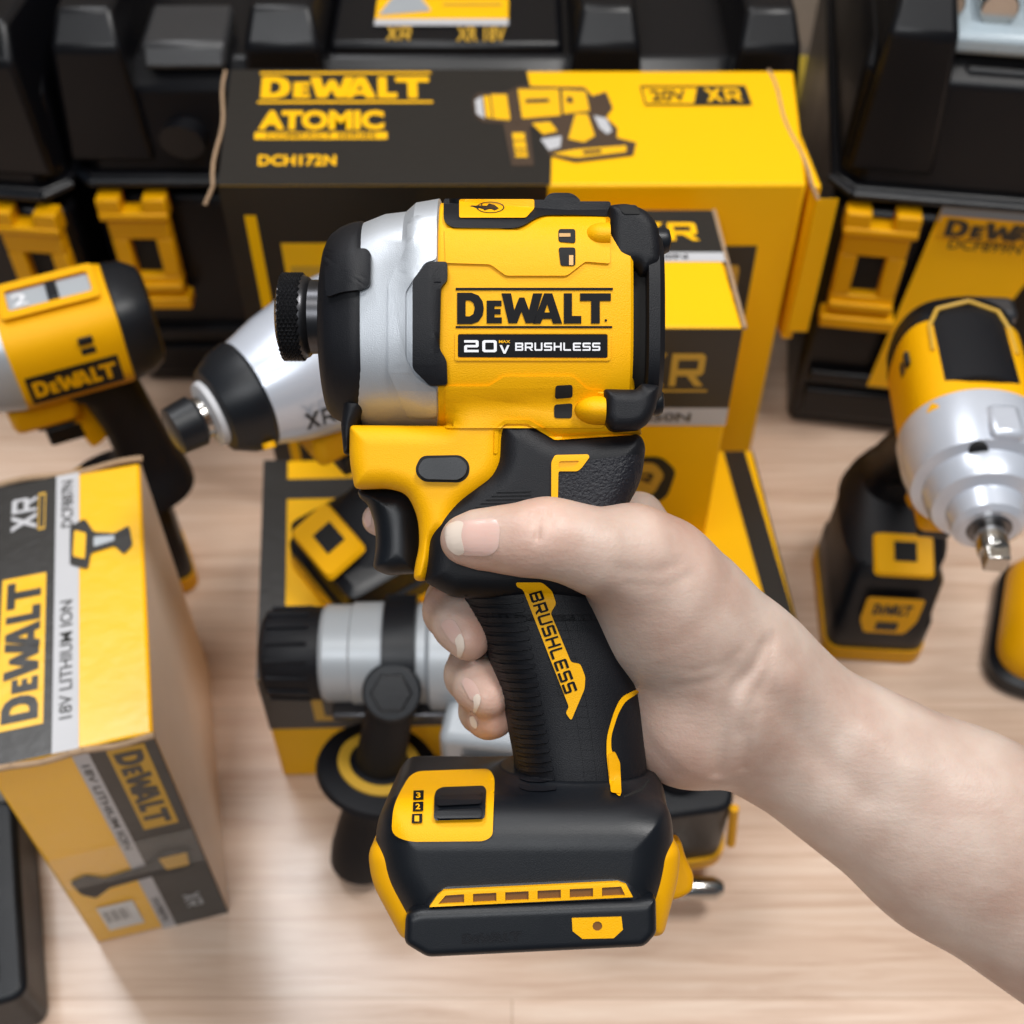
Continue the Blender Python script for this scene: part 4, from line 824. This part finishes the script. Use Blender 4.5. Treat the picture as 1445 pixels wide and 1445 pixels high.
    for sgn in (1, -1):
        for k in (0, 1): G().box(.012, .020, sgn*.0305-.001, sgn*.0305+.001, hz+.016-k*.007, hz+.020-k*.007).build('motor_vent', HOLE, root, smooth=0)
    return root
colt = [('collet', STL, [(-.085, .0085), (-.084, .0105), (-.072, .0110), (-.070, .0095)], 2), ('collet_shaft', STL, [(-.071, .009), (-.060, .009)], 2)]
tl = driver('yellow compact driver standing behind the left front carton, nose cut off by the photo edge', (-.217, .453, 0), R(23), .82,
    [('nose_housing', ALU, [(-.066, .017), (-.060, .024), (-.050, .028), (-.040, .0300), (-.029, .0318), (-.026, .0318)], 2.8), ('nose_bumper', BLKS, [(-.068, .016), (-.067, .019), (-.060, .0245), (-.058, .0245)], 2.4)]+colt, H0=.230, rake=-.004, bs=.70)
ts = driver('silver nosed black and yellow driver standing on the flat carton, aimed down left', (-.062, .395, .0925), R(37), .88,
    [('nose_housing', SIL, [(-.072, .0205), (-.066, .0225), (-.045, .0290), (-.020, .0340), (.000, .0345), (.002, .0345)], 2.3), ('nose_bumper', BLKS, [(-.080, .014), (-.078, .019), (-.070, .0235), (-.062, .0255), (-.060, .0245)], 2.2), ('work_light_ring', CGRY, [(-.083, .012), (-.082, .015), (-.078, .016)], 2),
     ('collet', BLKS, [(-.100, .0085), (-.099, .0110), (-.088, .0118), (-.086, .0095)], 2), ('collet_shaft', CHR, [(-.088, .0095), (-.08, .0095)], 2)], logo=False, m_top='', H0=.168)
mf = Face((-.050, -.0300, .164), (.014, -.003, 0), (0, 0, .010), (0, -1, 0)); txt(mf, 'XR', 0, 0, 1, 1, BLKS, ts, h=.0012)
for dx in (0,): G().box(-.03, -.008, -.0365, -.033, .166, .174).build('side_bumper', BLKS, ts, bevel=.002)
G().tube((-.066, -.0235, .160), (-.0665, -.0255, .158), .003, n=10).build('lamp_lens', YEL, ts)

# impact wrench at the right, aimed at the viewer
tw = driver('impact wrench with a round silver gear case and square anvil, standing at the right', (.201, .400, 0), R(86), .88,
    [('gear_case', SIL, [(-.078, .0135), (-.076, .0165), (-.066, .0180), (-.064, .0240), (-.060, .0260), (-.052, .0270), (-.050, .0318), (-.036, .0345), (-.020, .0348), (-.018, .0330)], 2.1), ('anvil_collar', STL, [(-.079, .0095), (-.078, .0105), (-.074, .0105)], 2)], cat='impact wrench', m_top='', logo=False, H0=.220, bs=.84, rake=.032)
G().box(-.099, -.076, -.0052, .0052, .220-.0052, .220+.0052).rings([[(-.092, .0075*math.cos(a*.5236), .220+.0075*math.sin(a*.5236)) for a in range(12)], [(-.076, .0075*math.cos(a*.5236), .220+.0075*math.sin(a*.5236)) for a in range(12)]]).build('square_anvil', CHR, tw, bevel=.0008)
def arc(x, r, a0, a1, n=12, z=.220): return [(x, r*math.sin(a0+(a1-a0)*i/n), z+r*math.cos(a0+(a1-a0)*i/n)) for i in range(n+1)]
g = G(); A = [arc(x, r, -.75, .75) for x, r in ((-.012, .0322), (-.010, .0345), (.034, .0345), (.048, .034))]
n = len(A[0]); g.add([p for a in A for p in a], [[i*n+j, i*n+j+1, (i+1)*n+j+1, (i+1)*n+j] for i in range(len(A)-1) for j in range(n-1)]); o = g.build('top_rubber', BLK, tw); so = o.modifiers.new('thick', 'SOLIDIFY'); so.thickness = .003; so.offset = -1
g = G(); pa = [(-.002, a) for a in (-.62,)]; 
pts = [(.012, .0352, -.62), (.030, .0352, -.60), (.040, .0352, -.45), (.043, .0352, 0), (.040, .0352, .45), (.030, .0352, .60), (.012, .0352, .62)]
for a, b in zip(pts, pts[1:]): g.tube((a[0], a[1]*math.sin(a[2]), .220+a[1]*math.cos(a[2])), (b[0], b[1]*math.sin(b[2]), .220+b[1]*math.cos(b[2])), .0011, n=8)
g.build('rubber_trim', AMB, tw)
G().box(-.050, -.030, -.012, .004, .220+.028, .220+.036).build('gear_case_lug', SIL, tw, bevel=.003)
G().tube((-.053, .008, .220+.026), (-.048, .008, .220+.026), .0045, n=16).build('gear_case_screw', HOLE, tw)
G().box(.046, .062, -.03, .0, .228, .245).build('belt_clip', STL, tw, bevel=.004)

# rotary hammer lying across the flat carton
rh = empty('rotary_hammer', (-.026, .330, .0925)); tag(rh, 'grey nosed rotary hammer lying on the flat carton, its round guarded side handle hanging down', 'rotary hammer')
az = .0245; ay = -.008
def lx(prof, e=2.2, flat=1, n=48): return G().rings([[(x, ay+r*se(2*math.pi*i/n, e)[0], az+r*se(2*math.pi*i/n, e)[1]) for i in range(n)] for x, r in prof])
ck = lx([(-.086, .0155), (-.084, .0185), (-.080, .0200), (-.060, .0205), (-.058, .0195)]).build('chuck', BLK, rh)
g = G()
for i in range(16):
    a = 2*math.pi*i/16; g.tube((-.082, ay+.0203*math.cos(a), az+.0203*math.sin(a)), (-.064, ay+.0207*math.cos(a), az+.0207*math.sin(a)), .0012, n=6)
g.build('chuck_ribs', BLK, ck)
lx([(-.059, .0200), (-.057, .0213), (-.046, .0213), (-.045, .0223), (-.030, .0226), (-.028, .0235)]).build('front_sleeve', GRY, rh, smooth=20)
lx([(-.029, .0220), (-.010, .0220)]).build('band_seat', GRY, rh)
lx([(-.012, .0225), (-.010, .0250), (.030, .0255), (.032, .024)]).build('gear_housing', GRY, rh, smooth=20)
lx([(.031, .025), (.034, .027), (.10, .027), (.105, .022)], e=3).build('body', YEL, rh)
G().box(-.056, .03, ay-.022, ay-.010, az-.023, az-.018).build('depth_rod', STL, rh, bevel=.0015)
bd = lx([(-.0310, .0235), (-.0305, .0258), (-.0165, .0258), (-.016, .0235)]).build('clamp_band', BLKS, rh, smooth=30)
# bolt and side handle pointing to the viewer and down
p0 = Vector((-.026, -.034, .030)); hd = Vector((-.20, -.24, -1)).normalized()
sh = empty('side_handle'); sh.parent = rh
bz = Vector((0, -.62, .78)).normalized(); bc_ = p0+Vector((0, -.002, .006))
G().tube(bc_-bz*.016, bc_, .0120, .0130, 32).build('bolt_housing', BLKS, sh, bevel=.0012)
G().tube(bc_-bz*.001, bc_+bz*.0022, .0092, .0090, 6).build('hex_bolt', BLKG, sh, bevel=.0005)
def along(t): return p0+Vector((0, .004, -.002))+hd*t
G().tube(along(0), along(.050), .0105, .0115).build('handle_neck', BLK, sh)
u = hd.orthogonal().normalized(); w = hd.cross(u)
def lathe_dir(prof, n=40, c0=along): return G().rings([[c0(t)+(u*math.cos(2*math.pi*i/n)+w*math.sin(2*math.pi*i/n))*r for i in range(n)] for t, r in prof])
lathe_dir([(.046, .012), (.050, .0280), (.053, .0288), (.055, .0270), (.057, .013)]).build('hand_guard', BLK, sh, smooth=30)
lathe_dir([(.0465, .0170), (.0468, .0192), (.0500, .0192), (.0500, .0170)]).build('guard_ring', AMB, sh)
lathe_dir([(.055, .0135), (.060, .0140), (.066, .0125), (.080, .0130), (.094, .0145), (.108, .0155), (.118, .0150), (.120, .011)]).build('handle_grip', BLK, sh, smooth=40)
# lower grey body, pistol grip and battery reaching to the viewer at the right
g = G().rings([[(x, y, z) for x, y in ((-.006, -.052), (.06, -.060), (.085, -.045), (.085, -.012), (.0, -.016))] for z in (-.004, .024)]); g.build('motor_housing', GRY, rh, bevel=.004)
fq = Face((.004, -.0535, .006), (.045, -.006, 0), (0, 0, .010), (-.1, -1, .2)); pz = quad(fq, 0, 0, 1, 1, 'rating_strip', BLKS, rh, .002); txt(fq, 'DCH172', .1, .25, .9, .75, AMB, pz, h=.0025)
G().tube((.09, -.02, .015), (.104, -.045, -.022), .016, .0155, 24).build('handle', BLK, rh)
g = G().tube((.030, -.060, .004), (.058, -.068, -.006), .005, n=12); g.build('trigger_guard', YEL, rh)
bt = G().rings([[Vector((x, y, z)) for x, y in rnd([(.084, -.070), (.126, -.064), (.128, -.026), (.086, -.028)], .008)] for z in (-.070, -.016)]).build('battery', BLKS, rh, bevel=.004)
G().rings([[Vector((x, y, z)) for x, y in inset(rnd([(.084, -.070), (.126, -.064), (.128, -.026), (.086, -.028)], .008), -.0018)] for z in (-.072, -.064)]).build('yellow_base', YELD, bt)
G().tube((.1285, -.065, -.05), (.1265, -.062, -.020), .0022, n=8).build('yellow_edge', YELD, bt)
G().lathe([(-.012, .004), (.0, .0055), (.014, .0055), (.018, .003)], 'X', (.108, -.078, -.070), 16).build('metal_clip', CHR, bt)

# ================================================================ OTHER THINGS ON THE TABLE
dm = empty('power_tool', (.312, .404, 0), (0, 0, R(-20))); dm.scale = (.95, .95, .72); tag(dm, 'yellow dome topped power tool with black base, cut off at the right edge', 'power tool')
def rr_(hx, hy, z, r): return [(x, y, z) for x, y in rnd([(-hx, -hy), (hx, -hy), (hx, hy), (-hx, hy)], r, 8)]
G().rings([rr_(.040, .042, 0, .02), rr_(.045, .047, .004, .022), rr_(.045, .047, .016, .022), rr_(.041, .043, .020, .02)]).build('base', BLKS, dm)
G().rings([rr_(.041, .043, .017, .022), rr_(.0425, .0445, .026, .022), rr_(.040, .042, .036, .022), rr_(.034, .036, .048, .022), rr_(.028, .029, .052, .02), rr_(.027, .028, .058, .02), rr_(.020, .022, .066, .016), rr_(.010, .010, .069, .008)]).build('housing', YELD, dm, smooth=45)
G().box(-.012, .012, -.0475, -.040, .006, .016).build('front_catch', AMB, dm, bevel=.002)
bc = empty('battery_charger', (-.280, .228, 0), (0, 0, R(17))); tag(bc, 'black boxy charger at the lower left corner of the table', 'charger')
G().rings([[(x, y, z) for x, y in rnd([(-.07, -.05), (.056, -.05), (.056, .05), (-.07, .05)], .008)] for z in (0, .038)]).build('housing', BLKS, bc, bevel=.003)
G().box(-.06, .045, -.04, .04,   .038, .039).build('top_plate', BLKG, bc, bevel=.002)
pt = empty('plastic_case', (-.275, .345, 0), (0, 0, R(12))); tag(pt, 'dark plastic box half hidden behind the left front carton', 'box')
G().rings([[(x, y, z) for x, y in rnd([(-.04, -.05), (.035, -.05), (.035, .04), (-.04, .04)], .006)] for z in (0, .06)]).build('shell', BLKG, pt, bevel=.003)
G().box(-.03, .03, -.052, -.049, .02, .045).build('paper_sticker', PWHT, pt)
